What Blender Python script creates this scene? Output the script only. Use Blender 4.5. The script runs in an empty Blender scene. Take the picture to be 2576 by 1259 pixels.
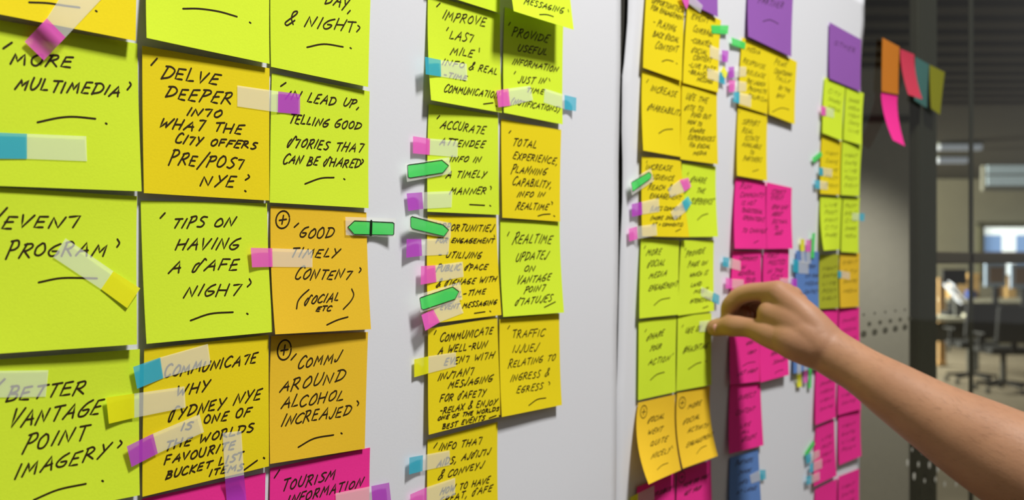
import bpy, bmesh, math, random
import numpy as np
from mathutils import Vector, Matrix

SC = bpy.context.scene
COL = SC.collection
random.seed(7)

# ------------------------------------------------------------------ camera
# metres; the note wall is the plane y = 0, x runs along it, z is up, the viewer stands at y < 0
FPX, CX, HY = 2450.0, 1288.0, 658.0
FWD = np.array([0.775, 0.632, 0.0]); FWD /= np.linalg.norm(FWD)
RGT = np.array([FWD[1], -FWD[0], 0.0]); UPV = np.array([0.0, 0.0, 1.0])
EYE = np.array([0.0, -0.466, 1.50])
cam_d = bpy.data.cameras.new('camera'); cam = bpy.data.objects.new('camera', cam_d); COL.objects.link(cam)
cam_d.sensor_width = 36.0; cam_d.lens = 36.0 * FPX / 2576.0
cam_d.shift_y = (HY - 629.5) / 2576.0
cam_d.clip_start = 0.02; cam_d.clip_end = 100
cam_d.dof.use_dof = True; cam_d.dof.focus_distance = 0.565; cam_d.dof.aperture_fstop = cam_d.lens / 3.8
M = Matrix.Identity(4)
for i in range(3):
    M[i][0] = RGT[i]; M[i][1] = UPV[i]; M[i][2] = -FWD[i]; M[i][3] = EYE[i]
cam.matrix_world = M
SC.camera = cam

# ------------------------------------------------------------------ world, lights, exposure
vs = SC.view_settings
SC.display_settings.display_device = 'sRGB'
vs.view_transform = 'Standard'; vs.look = 'None'; vs.gamma = 1.0; vs.exposure = 0.0
vs.use_curve_mapping = False
world = bpy.data.worlds.new('world'); SC.world = world; world.use_nodes = True
world.node_tree.nodes['Background'].inputs[0].default_value = (1.0, 0.985, 0.97, 1)
world.node_tree.nodes['Background'].inputs[1].default_value = 0.24

def area_light(name, loc, target, size, power, color=(1, 1, 1), size_y=None):
    l = bpy.data.lights.new(name, 'AREA'); l.energy = power; l.color = color
    l.shape = 'RECTANGLE'; l.size = size; l.size_y = size_y or size
    o = bpy.data.objects.new(name, l); COL.objects.link(o); o.location = loc
    d = Vector(target) - Vector(loc)
    o.rotation_euler = d.to_track_quat('-Z', 'Y').to_euler()
    return o
area_light('ceiling_lamp_light', (0.58, -0.98, 3.1), (0.60, 0.0, 1.4), 0.26, 46.5, (1.0, 0.99, 0.975), 0.30)
area_light('office_fill_light', (6.5, 4.6, 2.7), (9.5, 2.2, 0.8), 2.2, 170, (1.0, 0.96, 0.88), 1.2)  # added fill beside the view, brightens the near office; no fixture there
area_light('office_fill_light.001', (13.0, 7.5, 2.8), (16.5, 3.4, 1.2), 2.5, 1900, (1.0, 0.96, 0.88), 1.5)  # second added fill out of view, lifts the far wall
sp_ = bpy.data.lights.new('downlight', 'SPOT'); sp_.energy = 230; sp_.spot_size = math.radians(78); sp_.spot_blend = .7; sp_.shadow_soft_size = .06; sp_.color = (1, .97, .88)
so_ = bpy.data.objects.new('downlight', sp_); COL.objects.link(so_)

# ------------------------------------------------------------------ geometry helpers
def ray(px, py):
    px = np.asarray(px, float); py = np.asarray(py, float)
    a = (px - CX) / FPX; b = -(py - HY) / FPX
    return FWD + a[..., None] * RGT + b[..., None] * UPV
def hit(px, py, h=0.0):                     # point of the plane y = -h seen at a pixel
    d = ray(px, py); t = (-np.asarray(h, float) - EYE[1]) / d[..., 1]
    return EYE + t[..., None] * d
def C(px, py, Z):                           # point at depth Z
    return EYE + float(Z) * ray(px, py)
def project(P):
    q = P - EYE; z = q @ FWD
    return np.stack([CX + FPX * (q @ RGT) / z, HY - FPX * (q @ UPV) / z], -1)

def lin(c):
    return tuple(((v / 255.0) / 12.92 if v / 255.0 <= 0.04045 else ((v / 255.0 + 0.055) / 1.055) ** 2.4) for v in c)

def mesh_obj(name, verts, faces, mat, parent=None, smooth=False):
    me = bpy.data.meshes.new(name)
    me.from_pydata([tuple(map(float, v)) for v in verts], [], faces)
    if smooth:
        me.polygons.foreach_set('use_smooth', [True] * len(me.polygons))
    me.materials.append(mat); me.update()
    o = bpy.data.objects.new(name, me); COL.objects.link(o)
    if parent is not None: o.parent = parent
    return o
def tag(o, label=None, cat=None, group=None, kind=None):
    if label: o['label'] = label
    if cat: o['category'] = cat
    if group: o['group'] = group
    if kind: o['kind'] = kind
    return o
def empty(name, loc, label=None, cat=None, group=None, kind=None):
    o = bpy.data.objects.new(name, None); COL.objects.link(o); o.empty_display_size = 0.02
    o.location = tuple(map(float, loc))
    return tag(o, label, cat, group, kind)
def adopt(o, par):                          # parent, keeping world-space mesh data in place
    o.parent = par; o.matrix_parent_inverse = Matrix.Translation(-Vector(par.location))

# the recessed downlight stands just in front of the plaster column beyond the glass
_p = C(2228, 400, 4.6); so_.location = (_p[0], _p[1], 2.72)
# ------------------------------------------------------------------ materials
def new_mat(name):
    m = bpy.data.materials.new(name); m.use_nodes = True
    return m, m.node_tree, m.node_tree.nodes['Principled BSDF']
def paper_mat(name, rgb, var=0.04, bump=0.12, scale=900, sheen=0.0, rough=0.85, blotch=9.0):
    m, nt, b = new_mat(name)
    c = lin(rgb)
    tc = nt.nodes.new('ShaderNodeTexCoord')
    n1 = nt.nodes.new('ShaderNodeTexNoise'); n1.inputs['Scale'].default_value = blotch; n1.inputs['Detail'].default_value = 3
    n2 = nt.nodes.new('ShaderNodeTexNoise'); n2.inputs['Scale'].default_value = scale; n2.inputs['Detail'].default_value = 2
    nt.links.new(tc.outputs['Object'], n1.inputs['Vector']); nt.links.new(tc.outputs['Object'], n2.inputs['Vector'])
    add = nt.nodes.new('ShaderNodeMath'); add.operation = 'ADD'
    nt.links.new(n1.outputs['Fac'], add.inputs[0]); nt.links.new(n2.outputs['Fac'], add.inputs[1])
    half = nt.nodes.new('ShaderNodeMath'); half.operation = 'MULTIPLY'; half.inputs[1].default_value = 0.5
    nt.links.new(add.outputs[0], half.inputs[0])
    mix = nt.nodes.new('ShaderNodeMix'); mix.data_type = 'RGBA'
    mix.inputs[6].default_value = (*[v * (1 - var * 2) for v in c], 1)
    mix.inputs[7].default_value = (*[min(1, v * (1 + var * 2)) for v in c], 1)
    nt.links.new(half.outputs[0], mix.inputs[0]); nt.links.new(mix.outputs[2], b.inputs['Base Color'])
    b.inputs['Roughness'].default_value = rough
    b.inputs['Specular IOR Level'].default_value = 0.2
    bp = nt.nodes.new('ShaderNodeBump'); bp.inputs['Strength'].default_value = bump; bp.inputs['Distance'].default_value = 0.0004
    nt.links.new(n2.outputs['Fac'], bp.inputs['Height']); nt.links.new(bp.outputs[0], b.inputs['Normal'])
    return m
PAPER = {
    'lime': paper_mat('lime_paper', (216, 240, 52)),
    'yellow': paper_mat('yellow_paper', (240, 217, 24)),
    'amber': paper_mat('amber_paper', (238, 194, 44)),
    'orange': paper_mat('orange_paper', (206, 124, 36)),
    'magenta': paper_mat('magenta_paper', (246, 50, 150)),
    'coral': paper_mat('coral_paper', (206, 60, 84)),
    'purple': paper_mat('purple_paper', (150, 92, 176)),
    'blue': paper_mat('blue_paper', (96, 134, 196)),
    'green_blue': paper_mat('teal_paper', (72, 116, 110)),
    'olive': paper_mat('shaded_lime_paper', (176, 180, 44)),  # lime paper in shade, the shade put into the colour
    'dark_olive': paper_mat('dark_olive_paper', (142, 142, 36)),
}
def tip_mat(name, rgb, fac=0.80):
    m = paper_mat(name, rgb, 0.02, 0.03, 600, rough=0.55)
    nt = m.node_tree; b = nt.nodes['Principled BSDF']; b.inputs['Alpha'].default_value = fac
    b.inputs['Specular IOR Level'].default_value = 0.35
    return m
TIP = {
    'teal': tip_mat('teal_film', (44, 186, 212)),
    'pink': tip_mat('pink_film', (255, 100, 205)),
    'purple': tip_mat('purple_film', (196, 64, 206)),
    'yellow': tip_mat('yellow_film', (246, 244, 20), .93),
    'green': tip_mat('green_film', (80, 226, 104), 0.92),
}
def film_mat():
    m, nt, b = new_mat('frosted_clear_film')
    b.inputs['Base Color'].default_value = (*lin((255, 255, 244)), 1)
    b.inputs['Roughness'].default_value = 0.35; b.inputs['Alpha'].default_value = 0.43
    return m
FILM = film_mat()
def plain(name, rgb, rough=0.6, metal=0.0, emit=None, es=1.0, var=0.06, scale=30):
    m = paper_mat(name, rgb, var, 0.05, scale, rough=rough, blotch=scale / 10)
    b = m.node_tree.nodes['Principled BSDF']; b.inputs['Metallic'].default_value = metal
    if emit:
        b.inputs['Emission Color'].default_value = (*lin(emit), 1); b.inputs['Emission Strength'].default_value = es
    return m
INK = plain('marker_ink', (50, 36, 14), 0.6)
INKP = plain('printed_outline', (14, 34, 14), 0.5)

# ------------------------------------------------------------------ one-stroke hand lettering
# c = curved stroke, l = straight strokes; letter box is w wide and 1 high
G = {
'A': (.74, ['l', (0,0),(.46,1),(.66,0)], ['l', (.16,.36),(.64,.40)]),
'B': (.62, ['l', (.08,.98),(.02,0)], ['c', (.0,.98),(.38,.98),(.42,.70),(.10,.54),(.50,.42),(.50,.10),(.02,.0)]),
'C': (.62, ['c', (.60,.88),(.42,1),(.14,.80),(.0,.38),(.12,.04),(.38,.0),(.58,.14)]),
'D': (.68, ['l', (.10,.98),(.02,.02)], ['c', (-.05,.98),(.36,.96),(.62,.66),(.50,.22),(.02,.02)]),
'E': (.56, ['l', (.52,1),(.10,.96),(.0,.02),(.48,.0)], ['l', (.04,.50),(.42,.54)]),
'F': (.56, ['l', (.0,0),(.08,.98),(.56,1)], ['l', (.05,.50),(.42,.54)]),
'G': (.66, ['c', (.56,1),(.22,.78),(.0,.34),(.14,.02),(.46,.06),(.58,.38),(.20,.40)]),
'H': (.70, ['l', (.06,1),(.0,0)], ['l', (.62,1),(.54,0)], ['l', (.02,.48),(.60,.52)]),
'I': (.20, ['l', (.12,1),(.02,0)]),
'J': (.50, ['c', (.46,1),(.40,.20),(.18,-.12),(.0,.12)]),
'K': (.60, ['l', (.06,1),(.0,0)], ['l', (.56,.96),(.05,.46),(.54,.0)]),
'L': (.50, ['l', (.06,1),(.0,.02),(.46,.06)]),
'M': (.84, ['l', (.0,-.04),(.16,.98),(.38,.30),(.66,.98),(.74,.0)]),
'N': (.72, ['l', (.0,-.04),(.12,.96),(.50,.04),(.66,1)]),
'O': (.62, ['c', (.30,.96),(.04,.62),(.06,.12),(.34,.02),(.56,.40),(.46,.88),(.26,.96)]),
'P': (.56, ['l', (.10,.98),(.0,-.12)], ['c', (-.02,.94),(.38,1),(.50,.72),(.30,.50),(.06,.44)]),
'Q': (.66, ['c', (.30,.98),(.04,.66),(.06,.14),(.34,.02),(.56,.40),(.46,.88),(.26,.98)], ['l', (.30,.24),(.62,-.10)]),
'R': (.62, ['l', (.10,.98),(.0,-.06)], ['c', (-.02,.92),(.36,1),(.48,.74),(.30,.52),(.08,.46)], ['l', (.16,.46),(.56,.0)]),
'S': (.54, ['c', (.52,.94),(.26,1),(.10,.76),(.34,.52),(.48,.28),(.30,.02),(.02,.06)]),
'$': (.62, ['c', (.68,1.0),(.52,1.14),(.40,.90),(.32,.40),(.20,-.06),(.04,-.06),(-.02,.28),(.08,.62),(.22,.80)]),
's': (.46, ['c', (.50,1.06),(.40,.60),(.26,.06),(.08,-.02),(.0,.22)]),
'T': (.60, ['l', (.0,.96),(.60,1)], ['l', (.34,.98),(.26,0)]),
'7': (.60, ['l', (.0,.92),(.50,1),(.30,-.04)]),
'U': (.62, ['c', (.04,1),(.0,.40),(.12,.02),(.40,.06),(.54,.50),(.56,1)]),
'V': (.60, ['l', (.02,1),(.20,0),(.60,1)]),
'W': (.88, ['l', (.04,1),(.10,.02),(.44,.66),(.52,.02),(.88,1)]),
'X': (.62, ['l', (.02,.98),(.56,.0)], ['l', (.58,1),(.0,.0)]),
'Y': (.60, ['l', (.04,1),(.28,.50)], ['l', (.60,1),(.10,-.08)]),
'Z': (.60, ['l', (.04,.96),(.56,1),(.02,.02),(.56,.04)]),
'&': (.74, ['c', (.70,.10),(.40,.60),(.30,1.16),(.54,1.30),(.56,1.0),(.20,.44),(.04,.10),(.26,-.06),(.50,.16),(.66,.44)]),
'(': (.30, ['c', (.34,1.25),(.06,.80),(.0,.30),(.12,-.25)]),
')': (.30, ['c', (.0,1.25),(.26,.80),(.26,.30),(.0,-.25)]),
"'": (.24, ['l', (.18,1.12),(.08,.80)]),
',': (.26, ['l', (.16,.06),(.04,-.26)]),
'.': (.20, ['l', (.06,.04),(.12,.0)]),
'-': (.50, ['l', (.04,.46),(.42,.50)]),
'+': (.50, ['l', (.04,.40),(.46,.48)], ['l', (.28,.70),(.20,.14)]),
'#': (.80, ['l', (.30,1.1),(.16,-.1)], ['l', (.60,1.1),(.44,-.1)], ['l', (.06,.70),(.78,.76)], ['l', (.0,.30),(.72,.36)]),
'/': (.50, ['l', (.48,1.30),(.0,-.30)]),
' ': (.44,),
}
def smooth_pts(pts, n=5):
    P = [np.array(p, float) for p in pts]; P = [2 * P[0] - P[1]] + P + [2 * P[-1] - P[-2]]
    out = []
    for i in range(1, len(P) - 2):
        for k in range(n):
            t = k / n
            out.append(0.5 * (2 * P[i] + (P[i+1] - P[i-1]) * t + (2*P[i-1] - 5*P[i] + 4*P[i+1] - P[i+2]) * t*t + (3*P[i] - P[i-1] - 3*P[i+1] + P[i+2]) * t**3))
    out.append(P[-2]); return out
def dense(pts, k=3):
    out = []
    for a, b in zip(pts[:-1], pts[1:]):
        for j in range(k): out.append(np.array(a) + (np.array(b) - np.array(a)) * j / k)
    out.append(np.array(pts[-1], float)); return out
def letter_strokes(text, x0, y0, x1, y1, h, slant=0.22, rng=random):
    gap = 0.20; w = sum(G[ch][0] for ch in text) + gap * (len(text) - 1)
    res = []; a = 0.0
    for ch in text:
        g = G[ch]; jy = rng.uniform(-.07, .07); js = rng.uniform(.86, 1.08) * (1.22 if (a == 0 and ch in 'CPVR') else 1.0); sk = rng.uniform(-.06, .10)
        for st in g[1:]:
            pts = [(p[0] + sk * p[1] + rng.uniform(-.035, .035), p[1] * js + jy + rng.uniform(-.035, .035)) for p in st[1:]]
            pts = smooth_pts(pts, 4) if st[0] == 'c' else dense(pts, 2)
            o = []
            for p in pts:
                s = (a + p[0]) / w
                bx = x0 + (x1 - x0) * s; by = y0 + (y1 - y0) * s
                hh = h * (3285 - bx) / (3285 - x0)
                o.append((bx + slant * hh * p[1], by - hh * p[1]))
            res.append(o)
        a += g[0] + gap
    return res
def ring(cx, cy, rx, ry):
    return [(cx + rx * math.cos(a) + 0.10 * ry * math.sin(a), cy - ry * math.sin(a)) for a in np.linspace(0.3, 6.4, 22)]

def ribbon(name, strokes3d, width, mat, parent):
    V = []; F = []; nrm = np.array([0, -1.0, 0])
    for st in strokes3d:
        P = np.array(st)
        if len(P) < 2: continue
        T = np.gradient(P, axis=0); T[:, 1] = 0
        L = np.linalg.norm(T, axis=1); L[L < 1e-9] = 1; T = T / L[:, None]
        W = np.cross(nrm, T) * width / 2
        # rounded ends
        P = np.vstack([P[:1] - T[:1] * width * .42, P, P[-1:] + T[-1:] * width * .42])
        W = np.vstack([W[:1] * .45, W, W[-1:] * .45])
        b = len(V)
        for p, w in zip(P, W): V.append(p + w); V.append(p - w)
        for i in range(len(P) - 1): F.append((b + 2*i, b + 2*i + 1, b + 2*i + 3, b + 2*i + 2))
    if not F: return None
    o = mesh_obj(name, V, F, mat)
    if parent is not None: adopt(o, parent)
    return o

# ------------------------------------------------------------------ sticky notes
NOTES = []
class Surf:
    def __init__(s, quad, lift, top, p, amp, seed, plane=0.0):
        (a, b, c, d) = quad
        s.h = (top[0], top[1], lift[1], lift[0]); s.p = p; s.plane = plane
        s.K = [hit(q[0], q[1], hh + plane) for q, hh in zip((a, b, c, d), s.h)]
        s.amp = amp; s.seed = seed
        q = np.array(quad, float); s.lo = q.min(0) - 12; s.hi = q.max(0) + 12
    def height(s, u, v):
        g = np.clip(v, 0, 1) ** s.p
        h = (1-u) * (s.h[0] + (s.h[3] - s.h[0]) * g) + u * (s.h[1] + (s.h[2] - s.h[1]) * g)
        return h + s.amp * np.sin(3.1 * u + s.seed) * np.sin(2.6 * v + s.seed * 1.7) * np.clip(v, 0, 1) + s.plane
    def __call__(s, u, v):
        u = np.asarray(u, float); v = np.asarray(v, float)
        w = [(1-u)*(1-v), u*(1-v), u*v, (1-u)*v]
        P = sum(wi[..., None] * k for wi, k in zip(w, s.K))
        P = P.copy(); P[..., 1] = -s.height(u, v)
        return P
    def inverse(s, px, it=5):
        px = np.asarray(px, float); u = np.full(len(px), .5); v = np.full(len(px), .5)
        for _ in range(it):
            e = .002
            f = project(s(u, v)); fu = (project(s(u + e, v)) - f) / e; fv = (project(s(u, v + e)) - f) / e
            r = px - f; det = fu[:, 0] * fv[:, 1] - fu[:, 1] * fv[:, 0]
            u = u + (r[:, 0] * fv[:, 1] - r[:, 1] * fv[:, 0]) / det
            v = v + (fu[:, 0] * r[:, 1] - fu[:, 1] * r[:, 0]) / det
            u = np.clip(u, -.3, 1.3); v = np.clip(v, -.3, 1.3)
        return u, v

def note(color, label, quad, text=(), marks=(), lift=(.006, .006), top=(.0006, .0006), p=1.8, pen=.00098, group=None, plane=0.0, amp=.0006, rings=(), slant=.36, name='sticky_note'):
    sd = random.uniform(0, 6); k_ = 1.0 if max(lift) > .0145 else .62; lift = (lift[0] * k_, lift[1] * k_)
    pen = {'notes of the right block': .00092, 'notes in the column behind the hand': .0008, 'notes at the far end of the sheet': .0006}.get(group, pen)
    S = Surf(quad, lift, top, p, amp, sd, plane)
    nx, ny = 8, 12; th = 0.00016
    U, Vv = np.meshgrid(np.linspace(0, 1, nx + 1), np.linspace(0, 1, ny + 1))
    P = S(U, Vv).reshape(-1, 3); n = len(P)
    Q = P.copy(); Q[:, 1] += th
    V = np.vstack([P, Q]); F = []
    for j in range(ny):
        for i in range(nx):
            a = j * (nx + 1) + i
            F.append((a, a + nx + 1, a + nx + 2, a + 1)); F.append((n + a, n + a + 1, n + a + nx + 2, n + a + nx + 1))
    rim = [i for i in range(nx + 1)] + [j * (nx + 1) + nx for j in range(1, ny + 1)] + [ny * (nx + 1) + i for i in range(nx - 1, -1, -1)] + [j * (nx + 1) for j in range(ny - 1, 0, -1)]
    k0 = 2 * n; m = len(rim)                  # the cut edge has its own vertices, so the faces shade flat against it
    V = np.vstack([V, P[rim], Q[rim]])
    for i in range(m): F.append((k0 + i, k0 + (i + 1) % m, k0 + m + (i + 1) % m, k0 + m + i))
    root = empty(name, P[nx // 2], label, 'note', group)
    o = mesh_obj('paper', V, F, PAPER[color], smooth=True); adopt(o, root)
    st = []
    for t in text: st += letter_strokes(*t[:6], slant=(t[6] if len(t) > 6 else slant))
    for m in marks: st.append(smooth_pts(m, 6) if len(m) > 2 else dense(m, 4))
    for r in rings:
        st.append(ring(*r)); cx, cy, rx, ry = r
        st.append(dense([(cx - rx*.5, cy + ry*.08), (cx + rx*.55, cy - ry*.05)], 3)); st.append(dense([(cx + rx*.12, cy - ry*.5), (cx - rx*.12, cy + ry*.5)], 3))
    if st:
        lens = [len(x) for x in st]
        allp = np.array([tuple(q) for x in st for q in x])
        u, v = S.inverse(allp)
        P3 = S(u, v); P3[:, 1] -= .00014
        out = []; k = 0
        for l in lens: out.append(P3[k:k + l]); k += l
        ribbon('handwriting', out, pen, INK, root)
    NOTES.append(S)
    return root
def dot(x, y): return [(x - 1.5, y - 1), (x + 1.5, y + 1)]

def surface_height(px):
    px = np.asarray(px, float); h = np.full(len(px), .0003)
    for S in NOTES:
        m = (px[:, 0] > S.lo[0]) & (px[:, 0] < S.hi[0]) & (px[:, 1] > S.lo[1]) & (px[:, 1] < S.hi[1])
        if not m.any(): continue
        idx = np.where(m)[0]; u, v = S.inverse(px[idx])
        ok = (u > -.03) & (u < 1.03) & (v > -.03) & (v < 1.03)
        h[idx[ok]] = np.maximum(h[idx[ok]], S.height(np.clip(u[ok], 0, 1), np.clip(v[ok], 0, 1)))
    return h
FLAG_TOP = []                                # flags already laid, so that a later one lies over them
def strip_grid(A, B, Cc, D, n, m=3):         # grid from edge A-B to edge C-D
    A, B, Cc, D = [np.array(q, float) for q in (A, B, Cc, D)]
    g = []
    for i in range(n + 1):
        t = i / n; a = A + (Cc - A) * t; b = B + (D - B) * t
        for j in range(m + 1): g.append(a + (b - a) * j / m)
    return np.array(g)
def flag(color, label, A, B, Cc, D, E=None, F=None, curl=.004, group=None, extra=0.0):
    curl *= .45
    """A-B outer end of the coloured tip, C-D where it joins the clear film, E-F the film's end"""
    nt_, nf, m = 6, 8, 3
    g = strip_grid(A, B, Cc, D, nt_, m)
    if E is not None: g = np.vstack([g, strip_grid(Cc, D, E, F, nf, m)[m + 1:]])
    rows = len(g) // (m + 1)
    raw = surface_height(g) + .0004
    lo, hi = g.min(0), g.max(0)
    lay = 0
    for (l2, h2, s2) in FLAG_TOP:
        if lo[0] < h2[0] and hi[0] > l2[0] and lo[1] < h2[1] and hi[1] > l2[1]: lay = max(lay, s2 + 1)
    FLAG_TOP.append((lo, hi, lay))
    R = raw.reshape(rows, m + 1); R[:] = R.max(axis=1, keepdims=True)
    mx = R.copy()
    for i in range(rows):
        mx[i] = R[max(0, i - 1):i + 2].max(axis=0)
    sm = mx.copy()
    for _ in range(3):
        pad = np.vstack([sm[:1], sm, sm[-1:]]); sm = (pad[:-2] + 2 * pad[1:-1] + pad[2:]) / 4
    H = np.maximum(sm, R) + lay * .0004 + extra
    for i in range(rows):
        t = max(0.0, 1 - i / nt_); H[i] += curl * t ** 1.6
    P = hit(g[:, 0], g[:, 1], H.reshape(-1))
    root = empty('page_flag', P[len(P) // 2], label, 'page flag', group)
    def part(name, r0, r1, mat):
        pts = P[r0 * (m + 1):(r1 + 1) * (m + 1)]; n = len(pts); V = np.vstack([pts, pts + np.array([0, .00008, 0])]); Fc = []
        for i in range(r1 - r0):
            for j in range(m):
                a = i * (m + 1) + j
                Fc.append((a, a + 1, a + m + 2, a + m + 1))
        o = mesh_obj(name, pts, Fc, mat, smooth=True); adopt(o, root)
    part('coloured_tip', 0, nt_, TIP[color])
    if E is not None: part('clear_film', nt_, rows - 1, FILM)
    return root
def arrow_flag(label, film, poly, tail_curl=.003, band=None, group='green arrow flags'):
    """film: four corners starting at the free tail; poly: outline of the printed arrow"""
    film = np.array(film, float)
    hh = surface_height(strip_grid(film[0], film[3], film[1], film[2], 10, 3)).reshape(11, 4).max(axis=1) + .0005
    sm = hh.copy()
    for _ in range(4):
        mx = np.maximum(np.maximum(np.r_[sm[:1], sm[:-1]], sm), np.r_[sm[1:], sm[-1:]]); sm = np.maximum(hh, .5 * sm + .5 * (np.r_[sm[:1], sm[:-1]] + np.r_[sm[1:], sm[-1:]]) / 2)
    sm = sm + tail_curl * np.clip(1 - np.linspace(0, 1, 11) * 2.2, 0, 1) ** 1.5 + .0006
    ax = (film[1] + film[2]) / 2 - (film[0] + film[3]) / 2; L2 = ax @ ax; o0 = (film[0] + film[3]) / 2
    def H(p, add): return np.interp(((np.asarray(p) - o0) @ ax) / L2, np.linspace(0, 1, 11), sm) + add
    g = strip_grid(film[0], film[3], film[1], film[2], 10, 3)
    P = hit(g[:, 0], g[:, 1], H(g, 0))
    root = empty('arrow_flag', P[20], label, 'page flag', group)
    Fc = [(i*4+j, i*4+j+1, i*4+j+5, i*4+j+4) for i in range(10) for j in range(3)]
    adopt(mesh_obj('clear_film', P, Fc, FILM, smooth=True), root)
    poly = np.array(poly, float)
    # arrow as a strip: sample cross sections along the axis
    dirn = ax / math.sqrt(L2); perp = np.array([-dirn[1], dirn[0]])
    s = (poly - o0) @ dirn; w = (poly - o0) @ perp
    xs = np.linspace(s.min() + .3, s.max() - .3, 26); V = []
    for x in xs:
        c = []
        for i in range(len(poly)):
            s1, s2 = s[i], s[(i + 1) % len(poly)]
            if (s1 - x) * (s2 - x) <= 0 and s1 != s2: c.append(w[i] + (w[(i + 1) % len(poly)] - w[i]) * (x - s1) / (s2 - s1))
        if len(c) < 2: c = [0, 0]
        for cc in (min(c), (min(c) + max(c)) / 2, max(c)): V.append(o0 + dirn * x + perp * cc)
    V = np.array(V); P = hit(V[:, 0], V[:, 1], H(V, .0002))
    Fc = [(i*3+j, i*3+j+1, i*3+j+4, i*3+j+3) for i in range(25) for j in range(2)]
    adopt(mesh_obj('green_arrow', P, Fc, TIP['green'], smooth=True), root)
    ol = []
    for a, b in zip(poly, np.roll(poly, -1, axis=0)):
        q = np.array(dense([a, b], 6)); ol.append(hit(q[:, 0], q[:, 1], H(q, .0004)))
    ribbon('printed_outline', ol, .0005, INKP, root)
    if band:
        q = np.array(dense(band, 4)); ribbon('black_band', [hit(q[:, 0], q[:, 1], H(q, .0005))], .0021, INKP, root)
    return root
# ================================================================== SETTING
def grid_sheet(name, left_pts, right_pts, y0, thick, mat, nx=40, ny=60, label=None, wav=.0006, seed=0, kind=None):
    lp = np.array(left_pts, float); rp = np.array(right_pts, float)
    lw = hit(lp[:, 0], lp[:, 1]); rw = hit(rp[:, 0], rp[:, 1])
    zs = np.linspace(1.12, 1.86, ny + 1)
    lx = np.interp(zs, lw[::-1, 2], lw[::-1, 0]); rx = np.interp(zs, rw[::-1, 2], rw[::-1, 0])
    V = []; F = []
    for j, z in enumerate(zs):
        for i in range(nx + 1):
            x = lx[j] + (rx[j] - lx[j]) * i / nx
            w = (math.sin(x * 23 + seed) * math.sin(z * 17 + seed * 2) + .6 * math.sin(x * 9 - z * 31 + seed)) * .5 + .8
            V.append((x, y0 + wav * max(0, w), z))
    n = len(V); V += [(x, y + thick, z) for (x, y, z) in V]
    for j in range(ny):
        for i in range(nx):
            a = j * (nx + 1) + i
            F.append((a, a + 1, a + nx + 2, a + nx + 1)); F.append((n + a, n + a + nx + 1, n + a + nx + 2, n + a + 1))
    rim = list(range(nx + 1)) + [j * (nx + 1) + nx for j in range(1, ny + 1)] + [ny * (nx + 1) + i for i in range(nx - 1, -1, -1)] + [j * (nx + 1) for j in range(ny - 1, 0, -1)]
    for a, b in zip(rim, rim[1:] + rim[:1]): F.append((a, n + a, n + b, b))
    c = np.mean(np.array(V), axis=0)
    root = empty(name, (c[0], y0, 1.12), label, 'paper sheet')
    adopt(mesh_obj('paper', V, F, mat, smooth=False), root)
    for p in root.children[0].data.polygons[:0]: pass
    me = root.children[0].data; me.polygons.foreach_set('use_smooth', [i < 2 * nx * ny for i in range(len(me.polygons))])
    return root
SHEET = paper_mat('white_sheet_paper', (226, 227, 231), 0.012, 0.08, 700, rough=0.8, blotch=5)
gapL = [(1563,-60),(1563,180),(1562,210),(1560,330),(1558,420),(1557,560),(1555,740),(1553,840),(1553,1020),(1551,1400)]
gapR = [(1586,-60),(1585,0),(1583,60),(1580,100),(1575,160),(1570,200),(1570,260),(1569,330),(1571,420),(1570,520),(1565,620),(1562,740),(1560,840),(1557,950),(1553,1015),(1549,1400)]
left_edge = [(-420,-900),(-420,1900)]
right_edge = [(2176,-60),(2178,0),(2178,70),(2173,110),(2169,160),(2168,210),(2172,290),(2168,360),(2163,500),(2162,640),(2163,800),(2166,900),(2166,1100),(2165,1400)]
grid_sheet('paper_sheet', left_edge, gapL, 0.0002, .0008, SHEET, 60, 60, 'long white paper sheet under the left and middle notes', seed=1)
grid_sheet('paper_sheet', gapR, right_edge, 0.0014, .0008, SHEET, 40, 60, 'second white paper sheet right of the dark gap', seed=2, wav=.0004)

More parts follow.
